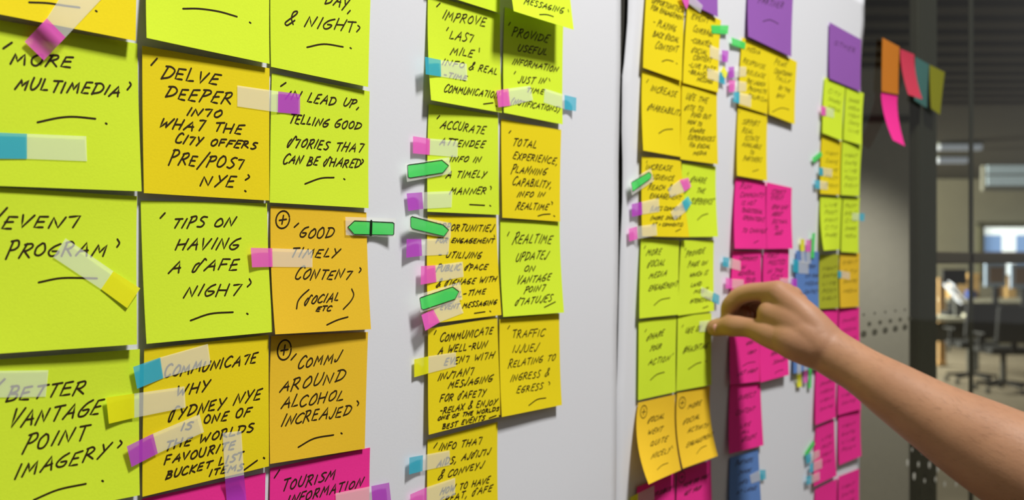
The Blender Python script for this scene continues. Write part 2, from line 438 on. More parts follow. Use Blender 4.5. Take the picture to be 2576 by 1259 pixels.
def box_verts(x0, x1, y0, y1, z0, z1):
    return [(x0,y0,z0),(x1,y0,z0),(x1,y1,z0),(x0,y1,z0),(x0,y0,z1),(x1,y0,z1),(x1,y1,z1),(x0,y1,z1)]
BOXF = [(0,3,2,1),(4,5,6,7),(0,1,5,4),(1,2,6,5),(2,3,7,6),(3,0,4,7)]
def bevel(o, w, seg=2):
    m = o.modifiers.new('bevel', 'BEVEL'); m.width = w; m.segments = seg; m.limit_method = 'ANGLE'
def box(name, x0, x1, y0, y1, z0, z1, mat, parent=None, bev=.003):
    o = mesh_obj(name, box_verts(x0, x1, y0, y1, z0, z1), BOXF, mat)
    if bev: bevel(o, bev)
    if parent is not None: adopt(o, parent)
    return o
M_DARK = plain('dark_frame_metal', (60, 56, 46), 0.5)
M_WALLD = plain('dark_pinboard', (52, 50, 44), 0.9)
def glass_mat():
    m = bpy.data.materials.new('partition_glass'); m.use_nodes = True; nt = m.node_tree; nt.nodes.clear()
    out = nt.nodes.new('ShaderNodeOutputMaterial'); mx = nt.nodes.new('ShaderNodeMixShader'); tr = nt.nodes.new('ShaderNodeBsdfTransparent'); gl = nt.nodes.new('ShaderNodeBsdfGlossy')
    tr.inputs[0].default_value = (.90, .93, .90, 1); gl.inputs['Roughness'].default_value = .02
    fr = nt.nodes.new('ShaderNodeFresnel'); fr.inputs[0].default_value = 1.35
    geo = nt.nodes.new('ShaderNodeNewGeometry'); inv = nt.nodes.new('ShaderNodeMath'); inv.operation = 'SUBTRACT'; inv.inputs[0].default_value = 1.0
    nt.links.new(geo.outputs['Backfacing'], inv.inputs[1]); mul = nt.nodes.new('ShaderNodeMath'); mul.operation = 'MULTIPLY'
    nt.links.new(fr.outputs[0], mul.inputs[0]); nt.links.new(inv.outputs[0], mul.inputs[1]); sc = nt.nodes.new('ShaderNodeMath'); sc.operation = 'MULTIPLY'; sc.inputs[1].default_value = .45
    nt.links.new(mul.outputs[0], sc.inputs[0]); nt.links.new(sc.outputs[0], mx.inputs[0]); nt.links.new(tr.outputs[0], mx.inputs[1]); nt.links.new(gl.outputs[0], mx.inputs[2]); nt.links.new(mx.outputs[0], out.inputs[0])
    return m
GLASS = glass_mat()
def xw(px): return float(hit(px, 600.0)[0])
def xwb(px): return float(hit(px, 600.0, -.014)[0])
xe = xw(2158)
tag(box('wall_left', -1.6, xe, .006, .026, 0, 2.85, M_WALLD, bev=0), kind='structure')
gp = empty('window_1', (xe, .004, 0), kind='structure')
pane_end = 4.6
box('glass_pane', xe, pane_end, .0035, .0115, .02, 2.85, GLASS, gp, bev=0)
# frame members of the glass wall
box('frame_post', xwb(2312), xwb(2358), .014, .030, 0, 2.85, M_DARK, gp)
box('frame_post', xwb(2442), xwb(2449), .014, .018, 0, 2.85, M_DARK, gp, bev=.001)
def zw(px, py): return float(hit(px, py)[2])
M_RAIL = plain('brown_rail', (98, 84, 72), 0.5)
box('frame_rail', xwb(2356), pane_end, .014, .030, 1.496, zw(2400, 634), M_RAIL, gp)
# printed dots on the glass: three rows fading upward and pale dots near the bottom
M_DOT = plain('printed_dot_grey', (92, 90, 76), 0.8)
M_DOTL = plain('printed_dot_pale', (196, 194, 180), 0.8)
def disc(name, x, z, r, mat, n=14, wide=1.0):
    V = [(x, .0030, z)] + [(x + wide * r * math.cos(a), .0030, z + r * math.sin(a)) for a in np.linspace(0, 2 * math.pi, n, endpoint=False)]
    V += [(a, .0034, c) for a, b, c in V[1:]]
    F = [(0, 1 + (i + 1) % n, 1 + i) for i in range(n)] + [(1 + i, 1 + (i + 1) % n, 1 + n + (i + 1) % n, 1 + n + i) for i in range(n)]
    adopt(mesh_obj(name, V, F, mat), gp)
x0d = xw(2176); sp = (xw(2266) - xw(2188)) / 3.0
for r, (py, rad, off) in enumerate([(790, .0018, 0), (815, .0032, .5), (838, .0048, 0)]):
    z = zw(2200, py)
    for k in range(5):
        disc('printed_dot', x0d + sp * (k + off) + .004, z, rad, M_DOT, wide=2.3)
rng = random.Random(5)
for r in range(4):
    for k in range(9):
        px = 2290 + k * 26 + (r % 2) * 13 + rng.uniform(-4, 4)
        py = 1128 + r * 36 + rng.uniform(-5, 5) + (8 - k) * -4
        if py > 1110:
            p = hit(px, py); disc('printed_dot', float(p[0]), float(p[2]), rng.uniform(.0022, .0042) * (1 + r * .18), M_DOTL)

# ------------------------------------------------------------------ office beyond the glass
def carpet():
    m = paper_mat('carpet', (138, 127, 108), .12, .5, 60, rough=.95, blotch=3); return m
tag(mesh_obj('floor', box_verts(-8, 26, -10, 10, -.1, 0), BOXF, carpet()), kind='structure')
M_CEIL = plain('dark_soffit', (66, 62, 50), 0.8)
tag(box('ceiling', 1.9, 24, .03, 9, 2.98, 3.1, M_CEIL, bev=0), kind='structure')
M_BEAM = plain('dark_timber_slat', (66, 61, 50), 0.85)
M_ROOM = plain('room_wall_paint', (150, 146, 138), .9)
tag(box('wall_rear', -3.6, -3.4, -4.2, .0, 0, 3.0, M_ROOM, bev=0), kind='structure')
tag(box('wall_front', -3.6, 7.0, -4.4, -4.2, 0, 3.0, M_ROOM, bev=0), kind='structure')
YAW = math.atan2(.28, 1.06)
ex = np.array([math.cos(YAW), math.sin(YAW), 0]); ey = np.array([-math.sin(YAW), math.cos(YAW), 0])
def obox(name, px0, py0, px1, py1, Z, depth, mat, parent=None, bev=.004, zfloor=False):
    """box facing the camera at depth Z, its front outline measured in the photograph, turned like the office furniture"""
    a = C(px0, py0, Z); b = C(px1, py1, Z)
    w = float((b - a) @ RGT); z1, z0 = float(a[2]), float(b[2])
    if zfloor: z0 = 0.0
    c = a.copy(); V = []
    for (i, j, k) in [(0,0,0),(1,0,0),(1,1,0),(0,1,0),(0,0,1),(1,0,1),(1,1,1),(0,1,1)]:
        p = c + RGT * w * i + FWD * depth * j; V.append((p[0], p[1], z1 if k else z0))
    o = mesh_obj(name, V, BOXF, mat)
    if bev: bevel(o, bev)
    if parent is not None: adopt(o, parent)
    return o
M_PLAS = plain('office_plaster', (152, 145, 136), .9)
M_PLAS2 = plain('far_plaster', (122, 117, 98), .9)
tag(obox('wall_near_column', 2080, 168, 2296, 1300, 5.2, .5, M_PLAS, bev=.02, zfloor=True), kind='structure')
tag(obox('trim_1', 2080, 290, 2297, 305, 5.17, .04, M_DARK, bev=.004), kind='structure')
tag(obox('wall_back', 2240, 120, 2900, 1300, 17.5, .3, M_PLAS2, bev=0, zfloor=True), kind='structure')
# ceiling slats: long boards hung under the soffit, running across the view
sl = empty('ceiling_slat_rack', C(2400, 100, 6.0), 'dark timber ceiling slats over the near part of the office', 'slats')
for k in range(13):
    Z = 4.3 + k * .30
    a = C(2000, 658 - (2.78 - 1.5) * FPX / Z, Z); b = C(2900, 658 - (2.78 - 1.5) * FPX / Z, Z)
    V = []
    for (i, j, kk) in [(0,0,0),(1,0,0),(1,1,0),(0,1,0),(0,0,1),(1,0,1),(1,1,1),(0,1,1)]:
        p = (b if i else a) + FWD * .16 * j; V.append((p[0], p[1], 2.78 + .10 * kk))
    o = mesh_obj('slat', V, BOXF, M_BEAM); bevel(o, .006); adopt(o, sl)
M_BULK = plain('dark_bulkhead', (56, 52, 46), .8)
tag(obox('wall_bulkhead', 2080, 132, 2900, 182, 8.6, .35, M_BULK, bev=.01), kind='structure')
M_LED = plain('lamp_diffuser', (130, 132, 136), .5, emit=(205, 210, 225), es=.30)
M_LEDG = plain('green_lamp_diffuser', (190, 205, 120), .5, emit=(175, 190, 110), es=.45)
M_HOUS = plain('lamp_housing', (90, 92, 70), .6)
def lamp(label, px0, py0, px1, py1, Z, mat, slope=0):
    r = empty('ceiling_lamp', C((px0 + px1) / 2, py0, Z), label, 'lamp')
    obox('housing', px0 - 3, py0 - 5, px1 + 3, py0, Z, .12, M_HOUS, r)
    obox('diffuser', px0, py0, px1, py1, Z, .10, mat, r)
lamp('pale strip lamp under the dark bulkhead', 2368, 189, 2480, 203, 8.55, M_LED)
bx = empty('ceiling_panel', C(2530, 200, 8.2), 'olive ceiling panel with a lit lower edge at the right of the frame', 'panel')
obox('panel_body', 2488, 178, 2760, 214, 8.2, .3, plain('olive_panel', (76, 76, 52), .7), bx)
obox('lit_edge', 2486, 214, 2760, 224, 8.15, .3, M_LEDG, bx); obox('lit_edge', 2482, 186, 2489, 222, 8.14, .3, M_LEDG, bx)
lamp('small strip lamp high in the office behind the thin mullion', 2416, 264, 2480, 276, 11, M_LED)
lamp('long strip lamp in the middle of the office', 2366, 363, 2472, 377, 12, M_LED)
lamp('lower strip lamp behind the glass', 2362, 396, 2436, 410, 13, M_LED)

# far windows
M_SKYW = plain('bright_window_pane', (235, 240, 245), .4, emit=(246, 250, 252), es=1.0)
M_BLUEW = plain('bluish_window_pane', (120, 150, 200), .4, emit=(128, 158, 205), es=.8)
M_PALEW = plain('pale_blind_panel', (160, 172, 178), .6, emit=(168, 182, 190), es=.42)
M_PALEW2 = plain('grey_blind_panel', (140, 148, 148), .6, emit=(150, 158, 158), es=.28)
w2 = tag(empty('window_2', C(2570, 350, 15.0)), kind='structure')
obox('window_frame', 2474, 224, 2780, 480, 15.05, .1, plain('grey_frame', (112, 110, 98), .6), w2)
ys = [232, 262, 292, 322, 352, 382, 412, 442, 472]
for i in range(8):
    obox('blind_slat', 2484, ys[i], 2780, ys[i + 1] - 5, 15.0 - .01, .03, (M_PALEW2 if i in (0, 2) else M_PALEW), w2)
w3 = tag(empty('window_3', C(2560, 600, 17.0)), kind='structure')
M_WF = plain('window_frame_olive', (84, 82, 62), .6)
obox('window_frame', 2464, 558, 2800, 572, 17.0, .12, M_WF, w3); obox('window_frame', 2464, 558, 2477, 708, 17.0, .12, M_WF, w3); obox('window_sill', 2464, 700, 2800, 712, 17.0, .2, M_WF, w3)
for (a, b, m, t) in [(2477, 2520, M_BLUEW, 0), (2520, 2556, M_SKYW, 0), (2556, 2600, M_BLUEW, 0), (2600, 2800, M_SKYW, 0)]:
    obox('window_pane', a, 592 if m is M_BLUEW else 572, b, 634, 17.05, .03, m, w3)
    if m is M_BLUEW: obox('window_pane', a, 572, b, 592, 17.05, .03, M_SKYW, w3)
    obox('window_pane', a, 660, b, 700, 17.05, .03, m, w3)
obox('window_rail', 2464, 634, 2800, 660, 17.0, .1, M_RAIL, w3)

# desks, chairs and what stands on them
M_TOP = plain('desk_laminate', (196, 192, 172), .5); M_LEG = plain('dark_steel', (70, 70, 66), .5)
M_WOOD = plain('warm_wood', (176, 140, 92), .6); M_BLK = plain('black_plastic', (42, 42, 42), .5); M_CHAIR = plain('dark_chair_fabric', (62, 62, 62), .9)
M_MON = plain('grey_blue_casing', (150, 165, 185), .4); M_WOODD = plain('brown_picture_on_screen', (132, 108, 86), .5)
M_PAPW = plain('white_paper', (178, 180, 190), .7); M_CARD = plain('cardboard', (190, 154, 98), .8); M_BLUE = plain('blue_plastic', (72, 92, 158), .5)
def desk(label, px0, px1, py, Z, dep=.8):
    r = empty('office_desk', C((px0 + px1) / 2, py, Z) * np.array([1, 1, 0]), label, 'desk', 'office desks')
    obox('desk_top', px0, py, px1, py + 9, Z, dep, M_TOP, r)
    for a in (px0 + 4, px1 - 10):
        for d in (.05, dep - .08):
            z = Z + d; a2 = a
            obox('leg', a2, py + 9, a2 + 7, py + 60, z, .05, M_LEG, r, zfloor=True)
    obox('modesty_panel', px0 + 10, py + 12, px1 - 12, py + 60, Z + dep * .7, .02, M_LEG, r)
    return r
desk('pale office desk just right of the dark post', 2340, 2446, 800, 12.8)
desk('pale office desk at the right edge of the frame behind the chairs', 2452, 2700, 795, 13.2)
desk('pale office desk further back under the windows', 2380, 2600, 752, 17.0 - .9, .6)
def ellipsoid(name, c, r, mat, parent=None, seg=20):
    V = []; F = []; n, m = seg, seg // 2
    for j in range(m + 1):
        t = math.pi * j / m
        for i in range(n):
            p = 2 * math.pi * i / n; V.append((c[0] + r[0] * math.sin(t) * math.cos(p), c[1] + r[1] * math.sin(t) * math.sin(p), c[2] + r[2] * math.cos(t)))
    for j in range(m):
        for i in range(n): F.append((j*n+i, (j+1)*n+i, (j+1)*n+(i+1)%n, j*n+(i+1)%n))
    o = mesh_obj(name, V, F, mat, smooth=True)
    if parent is not None: adopt(o, parent)
    return o
def office_chair(label, px, Z, py_top=770):
    base = C(px, 800, Z) * np.array([1, 1, 0]); r = empty('office_chair', base, label, 'chair', 'dark office chairs')
    def q(dx, dy, z): return base + RGT * dx + FWD * dy + np.array([0, 0, z])
    def bx(name, x0, x1, y0, y1, z0, z1, mat, bev=.03, lean=0.0):
        V = []
        for (i, j, k) in [(0,0,0),(1,0,0),(1,1,0),(0,1,0),(0,0,1),(1,0,1),(1,1,1),(0,1,1)]:
            V.append(q((x1 if i else x0), (y1 if j else y0) + lean * k, z1 if k else z0))
        o = mesh_obj(name, V, BOXF, mat); bevel(o, bev, 3); adopt(o, r); return o
    bx('seat', -.24, .24, -.22, .24, .44, .52, M_CHAIR); bx('backrest', -.22, .22, -.30, -.22, .58, 1.0, M_CHAIR, lean=-.06)
    bx('back_support', -.03, .03, -.26, -.22, .46, .64, M_BLK, .008)
    for s in (-1, 1): bx('armrest', s * .27 - .03, s * .27 + .03, -.16, .14, .66, .69, M_BLK, .012); bx('arm_post', s * .27 - .015, s * .27 + .015, -.02, .02, .48, .66, M_BLK, .005)
    bx('gas_column', -.025, .025, -.025, .025, .10, .44, M_LEG, .008)
    for k in range(5):
        a = k * 2 * math.pi / 5 + .3; d = np.array([math.cos(a), math.sin(a), 0]); n_ = np.array([-d[1], d[0], 0]) * .02
        b0 = base + np.array([0, 0, .10]); b1 = base + d * .30 + np.array([0, 0, .07])
        V = [b0 - n_, b0 + n_, b1 + n_, b1 - n_]; V = V + [v + np.array([0, 0, .035]) for v in V]
        adopt(mesh_obj('foot', V, BOXF, M_BLK), r)
        ellipsoid('castor', b1 + np.array([0, 0, -.04]), (.03, .03, .03), M_BLK, r, 10)
office_chair('dark office chair left one, turned to the desk beyond the glass', 2446, 12.0)
office_chair('dark office chair right one, nearer the frame edge', 2524, 11.2)
def simple(name, label, cat, parts, group=None):
    p = parts[0]; r = empty(name, C((p[1] + p[3]) / 2, p[4], p[5]), label, cat, group)
    for (pn, x0, y0, x1, y1, Z, d, m) in parts: obox(pn, x0, y0, x1, y1, Z, d, m, r)
    return r
simple('wooden_panel', 'upright light wooden panel beside the dark post', 'panel', [('board', 2362, 700, 2380, 915, 13.95, .05, M_WOOD), ('foot', 2360, 912, 2382, 921, 13.88, .2, M_WOOD)])
simple('monitor', 'black computer monitor on the desk right of the dark post', 'monitor', [('screen', 2372, 678, 2432, 716, 13.3, .04, M_BLK), ('stand', 2394, 716, 2408, 785, 13.32, .05, M_BLK), ('base', 2384, 784, 2420, 795, 13.2, .25, M_BLK)])
simple('monitor', 'grey-blue monitor below the bright window', 'monitor', [('case', 2480, 662, 2532, 722, 13.61, .05, M_MON), ('screen', 2490, 672, 2526, 712, 13.6, .01, M_WOODD), ('stand', 2500, 716, 2512, 784, 13.62, .05, M_BLK), ('base', 2492, 783, 2520, 791.5, 13.5, .25, M_BLK)])
simple('monitor', 'grey-blue monitor cut by the right edge of the frame', 'monitor', [('case', 2544, 664, 2610, 726, 13.71, .05, M_MON), ('screen', 2554, 674, 2602, 716, 13.7, .01, M_WOODD), ('stand', 2572, 722, 2584, 784, 13.72, .05, M_BLK), ('base', 2562, 783, 2594, 790.5, 13.6, .25, M_BLK)])
simple('storage_box', 'cardboard box beside the black monitor', 'box', [('carton', 2398, 704, 2438, 750.5, 16.3, .3, M_CARD), ('lid', 2396, 700, 2440, 708, 16.28, .34, M_CARD)])
simple('storage_box', 'taller cardboard box near the thin mullion', 'box', [('carton', 2444, 692, 2464, 750.5, 16.3, .3, M_CARD), ('lid', 2442, 688, 2466, 696, 16.28, .34, M_CARD)])
simple('storage_box', 'cardboard box between the two grey-blue monitors', 'box', [('carton', 2534, 696, 2556, 750.5, 16.3, .3, M_CARD), ('lid', 2532, 692, 2558, 700, 16.28, .34, M_CARD)])
simple('pen_tray', 'blue desk tray in front of the taller cardboard box', 'tray', [('tray', 2436, 731, 2456, 751, 16.15, .12, M_BLUE), ('divider', 2445, 728, 2448, 751, 16.13, .12, M_BLUE)])
r = empty('document_holder', C(2410, 799, 12.9), 'white document holder leaning back on the desk by the post', 'holder')
obox('foot', 2404, 750, 2420, 797, 12.95, .08, M_LEG, r)
for k, (a, b) in enumerate([((2388, 728), (2420, 768)), ((2400, 722), (2436, 762))]):
    p0, p1 = C(a[0], a[1], 12.9 + k * .1), C(b[0], b[1], 12.7 + k * .1); d = FWD * .18 + UPV * .05; t = UPV * .03
    V = [p0, p1, p1 + d, p0 + d]; V += [v + t for v in V]
    adopt(mesh_obj('cover', V, BOXF, M_PAPW), r)
# ================================================================== LEFT BLOCK OF NOTES
GL = 'notes of the near left block'
note('yellow', 'yellow sticky note in the top left corner with only an underline showing', [(-60,-330),(352,-215),(341,103),(-60,24)],
     marks=[[(73,6),(120,8),(160,14),(200,19)], dot(242,28)], lift=(.009,.010), group=GL)
note('lime', 'lime note cut by the frame above the DELVE DEEPER note', [(372,-250),(683,-180),(677,161),(370,95)],
     marks=[[(460,22),(500,22),(550,29),(596,42)], dot(629,57)], lift=(.013,.008), group=GL)
note('lime', 'lime note ending in DAY & NIGHT at the top of the third column', [(682,-165),(937,-108),(926,219),(682,168)],
     text=[('DAY,',818,8,882,28,32),('& NIGHT',714,60,890,80,29)],
     marks=[[(900,64),(905,70),(897,80)],[(772,119),(815,111),(863,118)],dot(882,121)], lift=(.005,.006), group=GL)
note('lime', 'lime note reading MORE MULTIMEDIA', [(-50,42),(346,110),(355,482),(-50,466)],
     text=[('MORE',25,160,180,168,28),('MULTIMEDIA',38,224,300,242,28)],
     marks=[[(8,122),(30,107)],[(326,207),(329,214),(320,226)],[(94,308),(145,297),(186,294),(240,299)],dot(267,311)], lift=(.005,.005), group=GL)
note('yellow', 'yellow note reading DELVE DEEPER INTO WHAT THE CITY OFFERS', [(358,115),(678,172),(678,505),(362,486)],
     text=[('DELVE',406,196,548,212,30),('DEEPER',415,246,580,262,29),('IN7O',470,289,556,294,19),('WHA7 THE',400,321,608,336,25),('CI7Y OFFERS',440,359,643,375,19),('PRE/POS7',425,412,612,424,27),('NYE',503,467,588,470,26)],
     marks=[[(380,164),(395,147)],[(624,440),(627,446),(617,453)],dot(617,481)], lift=(.006,.005), group=GL, top=(.002,.002))
note('lime', 'lime note reading IN LEAD UP, TELLING GOOD STORIES THAT CAN BE SHARED', [(684,184),(930,230),(928,524),(678,510)],
     text=[('IN',718,249,755,253,22),('LEAD UP,',773,256,903,272,22),('TELLING GOOD',726,308,905,327,21),('$7ORIES THA7',722,368,910,384,22),('CAN BE $HARED',711,411,904,423,22)],
     marks=[[(706,217),(719,208)],[(911,401),(914,406),(908,414)],[(767,463),(806,449),(840,447)],dot(866,451)], lift=(.004,.005), group=GL)
note('lime', 'lime note reading EVENT PROGRAM', [(-50,468),(345,494),(343,867),(-50,894)],
     text=[('EVEN7',5,574,198,573,30),('PROGRAM',18,646,264,644,34)],
     marks=[[(-2,545),(18,523)],[(295,602),(300,612),(294,622)],[(97,711),(157,700),(244,701)]], lift=(.008,.008), group=GL, amp=.0014)
note('lime', 'lime note reading TIPS ON HAVING A SAFE NIGHT', [(354,505),(672,512),(685,836),(370,866)],
     text=[('TIPS ON',432,575,588,568,25),('HAVING',440,629,599,626,30),('A $AFE',425,686,597,678,28),('NIGH7',463,748,600,743,31)],
     marks=[[(403,549),(415,536)],[(627,702),(631,712),(622,722)],[(479,807),(529,790),(586,786)],dot(622,790)], lift=(.008,.007), group=GL)
note('amber', 'amber note with a circled plus reading GOOD TIMELY CONTENT', [(681,519),(922,535),(934,829),(692,842)],
     text=[('GOOD',752,598,835,599,28),('TIMELY',728,648,850,647,23),('CONTEN7',740,703,880,702,25),('(',744,772,756,772,34),('$OCIAL',766,766,850,757,22),(')',868,768,880,768,34),('ETC',795,783,832,782,12)],
     marks=[[(740,572),(751,562)],[(905,674),(908,679),(903,686)],[(822,818),(848,806),(875,798)]], rings=[(711,553,17,22)], lift=(.012,.008), group=GL)
note('lime', 'lime note reading BETTER VANTAGE POINT IMAGERY', [(-50,908),(352,879),(352,1247),(-50,1325)],
     text=[('BETTER',14,1011,212,990,36),('VANTAGE',20,1079,250,1040,42),('POINT',58,1135,215,1106,40),('IMAGERY',38,1205,268,1148,38)],
     marks=[[(-4,970),(12,954)],[(302,1109),(306,1116),(296,1127)],[(84,1259),(146,1233),(216,1218)],dot(258,1211)], lift=(.006,.006), group=GL)
note('yellow', 'yellow note reading COMMUNICATE WHY SYDNEY NYE IS ONE OF THE WORLDS FAVOURITE', [(363,879),(676,843),(676,1174),(359,1251)],
     text=[('COMMUNICA7E',412,951,644,911,27),('WHY',443,998,524,981,25),('$YDNEY NYE',424,1060,654,1004,28),('IS',455,1083,482,1079,17),('ONE OF',512,1066,628,1046,22),('THE WORLDS',415,1134,636,1085,23),('FAVOURITE',413,1170,590,1129,22),('BUCKET LIST',416,1207,610,1156,20),('ITEMS',527,1198,610,1182,17)],
     marks=[[(614,1183),(647,1159)],dot(664,1153)], lift=(.005,.005), group=GL, top=(.002,.002), slant=.26)
note('amber', 'amber note with a circled plus reading COMMS AROUND ALCOHOL INCREASED', [(682,846),(926,836),(919,1130),(678,1168)],
     text=[('COMMs',748,928,852,909,25),('AROUND',703,986,864,959,29),('ALCOHOL',707,1030,862,1005,29),('INCREAsED',708,1073,880,1045,28)],
     marks=[[(732,906),(745,891)],[(898,1009),(902,1015),(899,1021)],[(750,1126),(790,1104),(839,1095)],dot(859,1091)], rings=[(715,881,17,25)], lift=(.005,.005), group=GL, slant=.3)
note('magenta', 'magenta note with no writing below the SYDNEY NYE note', [(358,1256),(668,1190),(668,1560),(358,1640)], group=GL)
note('magenta', 'magenta note reading TOURISM INFORMATION', [(680,1179),(931,1127),(930,1420),(680,1500)],
     text=[('TOURISM',708,1237,840,1206,27),('INFORMATION',722,1270,910,1224,24)], marks=[[(690,1203),(703,1183)]], group=GL, slant=.3)

# ================================================================== MIDDLE BLOCK
GM = 'notes of the middle block'
note('lime', 'lime note mostly out of frame above the IMPROVE LAST MILE note', [(1078,-290),(1262,-240),(1257,33),(1078,-24)], lift=(.006,.006), group=GM)
note('lime', 'lime note reading IMPROVE LAST MILE INFO & REAL-TIME COMMUNICATION', [(1077,-14),(1258,36),(1262,284),(1085,252)],
     text=[('IMPROVE',1112,47,1220,66,21),('LAS7',1131,97,1188,106,20),('MILE',1132,137,1189,143,18),('INFO',1111,163,1168,170,15),('& REAL',1178,175,1249,188,15),('-TIME',1115,193,1172,204,13),('COMMUNICA7ION',1116,231,1252,247,17)],
     marks=[[(1098,17),(1107,8)],[(1123,77),(1128,69)],[(1206,121),(1205,131)],[(1216,262),(1240,259)],dot(1248,267)], lift=(.012,.005), group=GM)
note('lime', 'lime note reading PROVIDE USEFUL INFORMATION JUST IN TIME', [(1270,18),(1417,67),(1417,313),(1266,284)],
     text=[('PROVIDE',1288,88,1377,108,19),('USEFUL',1301,128,1373,140,17),('INFORMATION',1288,161,1402,181,15),('JUST IN',1302,208,1370,211,16),('TIME',1323,232,1366,238,12),('(NOTIFICATIONS)',1285,262,1405,282,13)],
     marks=[[(1279,64),(1284,56)],[(1293,186),(1297,180)],[(1381,198),(1383,204)]], lift=(.007,.007), group=GM)
note('lime', 'lime note curling far off the sheet, reading MESSAGING', [(1275,-250),(1424,-205),(1444,75),(1292,28)],
     text=[('MESSAGING',1318,9,1416,34,14)], marks=[[(1429,24),(1430,30)],[(1357,37),(1375,37),(1392,42)]], lift=(.022,.020), top=(.008,.008), p=1.6, group=GM)
note('yellow', 'yellow note reading TOTAL EXPERIENCE, PLANNING CAPABILITY, INFO IN REALTIME', [(1261,299),(1412,327),(1410,558),(1263,548)],
     text=[('TOTAL',1288,366,1348,372,18),('EXPERIENCE,',1290,399,1402,413,17),('PLANNING',1286,434,1372,442,17),('CAPABILITY,',1288,466,1386,472,17),('INFO IN',1300,496,1368,496,13),('REALTIME',1297,527,1377,528,16)],
     marks=[[(1280,335),(1285,329)],[(1387,508),(1390,511),(1388,515)],[(1353,544),(1367,540),(1384,539)],dot(1394,544)], lift=(.004,.005), group=GM, top=(.001,.001))
note('lime', 'lime note reading ACCURATE ATTENDEE INFO IN A TIMELY MANNER', [(1079,262),(1253,291),(1257,541),(1074,533)],
     text=[('ACCURA7E',1107,321,1218,337,19),('ATTENDEE',1106,364,1217,372,17),('INFO IN',1131,407,1208,409,15),('A TIMELY',1121,447,1220,447,17),('MANNER',1130,489,1221,488,17)],
     marks=[[(1099,299),(1106,291)],[(1233,469),(1236,472),(1234,477)],[(1181,515),(1219,517)],dot(1233,518)], lift=(.004,.004), group=GM)
note('yellow', 'yellow note reading OPPORTUNITIES FOR ENGAGEMENT, UTILISING PUBLIC SPACE & SIGNAGE', [(1076,541),(1249,548),(1261,793),(1078,816)],
     text=[('OPPORTUNITIEs',1098,578,1238,584,17),('FOR ENGAGEMENT',1096,611,1241,612,12),('- UTILIsING',1100,648,1210,650,15),('PUBLIC $PACE',1097,683,1224,678,15),('& $IGNAGE WITH',1096,722,1247,709,15),('REAL-TIME',1112,752,1220,740,15),('EVENT MESSAGING',1107,781,1248,766,13)],
     marks=[[(1094,566),(1098,560)],[(1243,592),(1244,597)],[(1193,789),(1220,785)],dot(1233,784)], lift=(.008,.007), group=GM)
note('lime', 'lime note reading REALTIME UPDATES ON VANTAGE POINT STATUSES', [(1259,554),(1408,558),(1419,787),(1266,798)],
     text=[('REALTIME',1289,613,1386,612,22),('UPDATEs',1297,657,1375,651,20),('ON',1318,683,1344,683,15),('VANTAGE',1298,717,1383,705,18),('POIN7',1318,738,1369,731,15),('$7ATUsES',1295,769,1386,759,18)],
     marks=[[(1276,594),(1281,584)],[(1369,774),(1397,760)]], lift=(.008,.009), group=GM)
note('yellow', 'yellow note reading COMMUNICATE A WELL-RUN EVENT WITH INSTANT MESSAGING FOR SAFETY', [(1077,828),(1251,799),(1259,1048),(1080,1095)],
     text=[('COMMUNICA7E',1106,861,1238,840,19),('A WELL-RUN',1101,893,1223,874,18),('EVEN7 WI7H',1117,920,1241,900,17),('INs7AN7',1101,958,1190,942,19),('MESsAGING',1127,978,1237,960,18),('FOR $AFE7Y',1106,1012,1220,996,18),('-RELAX & ENJOY',1105,1042,1248,1018,16),('ONE OF THE WORLDS',1101,1058,1254,1034,10),('BEST EVENTS',1112,1081,1218,1056,13)],
     marks=[[(1092,842),(1097,832)],[(1230,1053),(1248,1046)],dot(1257,1047)], lift=(.008,.006), top=(.003,.003), group=GM, slant=.28)
note('yellow', 'yellow note reading TRAFFIC ISSUES RELATING TO INGRESS & EGRESS', [(1257,804),(1407,789),(1415,1020),(1261,1050)],
     text=[('TRAFFIC',1287,851,1368,846,19),('IssUEs',1289,888,1351,883,19),('RELATING TO',1278,927,1396,906,17),('INGRESS &',1284,960,1380,946,17),('EGRESS',1299,990,1364,979,16)],
     marks=[[(1277,828),(1282,820)],[(1380,961),(1383,965),(1381,969)],[(1330,1021),(1351,1006),(1373,1002)]], lift=(.009,.009), group=GM, slant=.26, pen=.0009, top=(.002,.002))
note('yellow', 'yellow note reading INFO THAT AIDS, ASSISTS & CONVEYS', [(1076,1107),(1252,1062),(1255,1345),(1076,1400)],
     text=[('INFO THA7',1104,1134,1210,1118,18),('AIDS, As$Is7s',1098,1176,1232,1142,18),('& CONVEYs',1100,1209,1214,1177,17),('HOW TO HAVE',1107,1245,1230,1216,17),('GREAT, $AFE',1104,1269,1236,1236,17)],
     marks=[[(1091,1128),(1100,1115)]], group=GM, slant=.3)

# ================================================================== RIGHT BLOCK (second sheet)
GR = 'notes of the right block'
note('purple', 'purple heading note cut by the frame above the EVENT COVERAGE note', [(1722,-140),(1807,-110),(1805,43),(1722,2)], group=GR)
note('yellow', 'yellow note reading OPPORTUNITIES FOR ENGAGEMENT, PLAYING BACK SOCIAL CONTENT', [(1631,-90),(1727,-55),(1715,204),(1618,170)],
     text=[('OPPOR7UNI7IES',1639,6,1716,32,13),('FOR ENGAGEMENT',1637,24,1720,52,11),('- PLAYING',1641,62,1698,80,15),('BACK $OCIAL',1642,91,1706,107,13),('CONTENT',1647,122,1703,132,14)],
     marks=[[(1665,155),(1678,151),(1694,155)],dot(1702,160)], group=GR)
note('yellow', 'yellow note reading EVENT COVERAGE, CURATED SOCIAL CONTENT', [(1730,10),(1814,51),(1806,233),(1719,208)],
     text=[('EVENT',1739,46,1781,59,12),('COVERAGE',1743,79,1793,93,13),('-CURATED',1737,106,1787,118,12),('$OCIAL',1739,131,1778,139,12),('CONTENT',1743,150,1788,158,12),('-LIVE POST',1731,168,1797,180,11),('-BRAND',1730,185,1775,194,11),('MESSAGE',1753,203,1792,211,10)], lift=(.007,.006), group=GR)
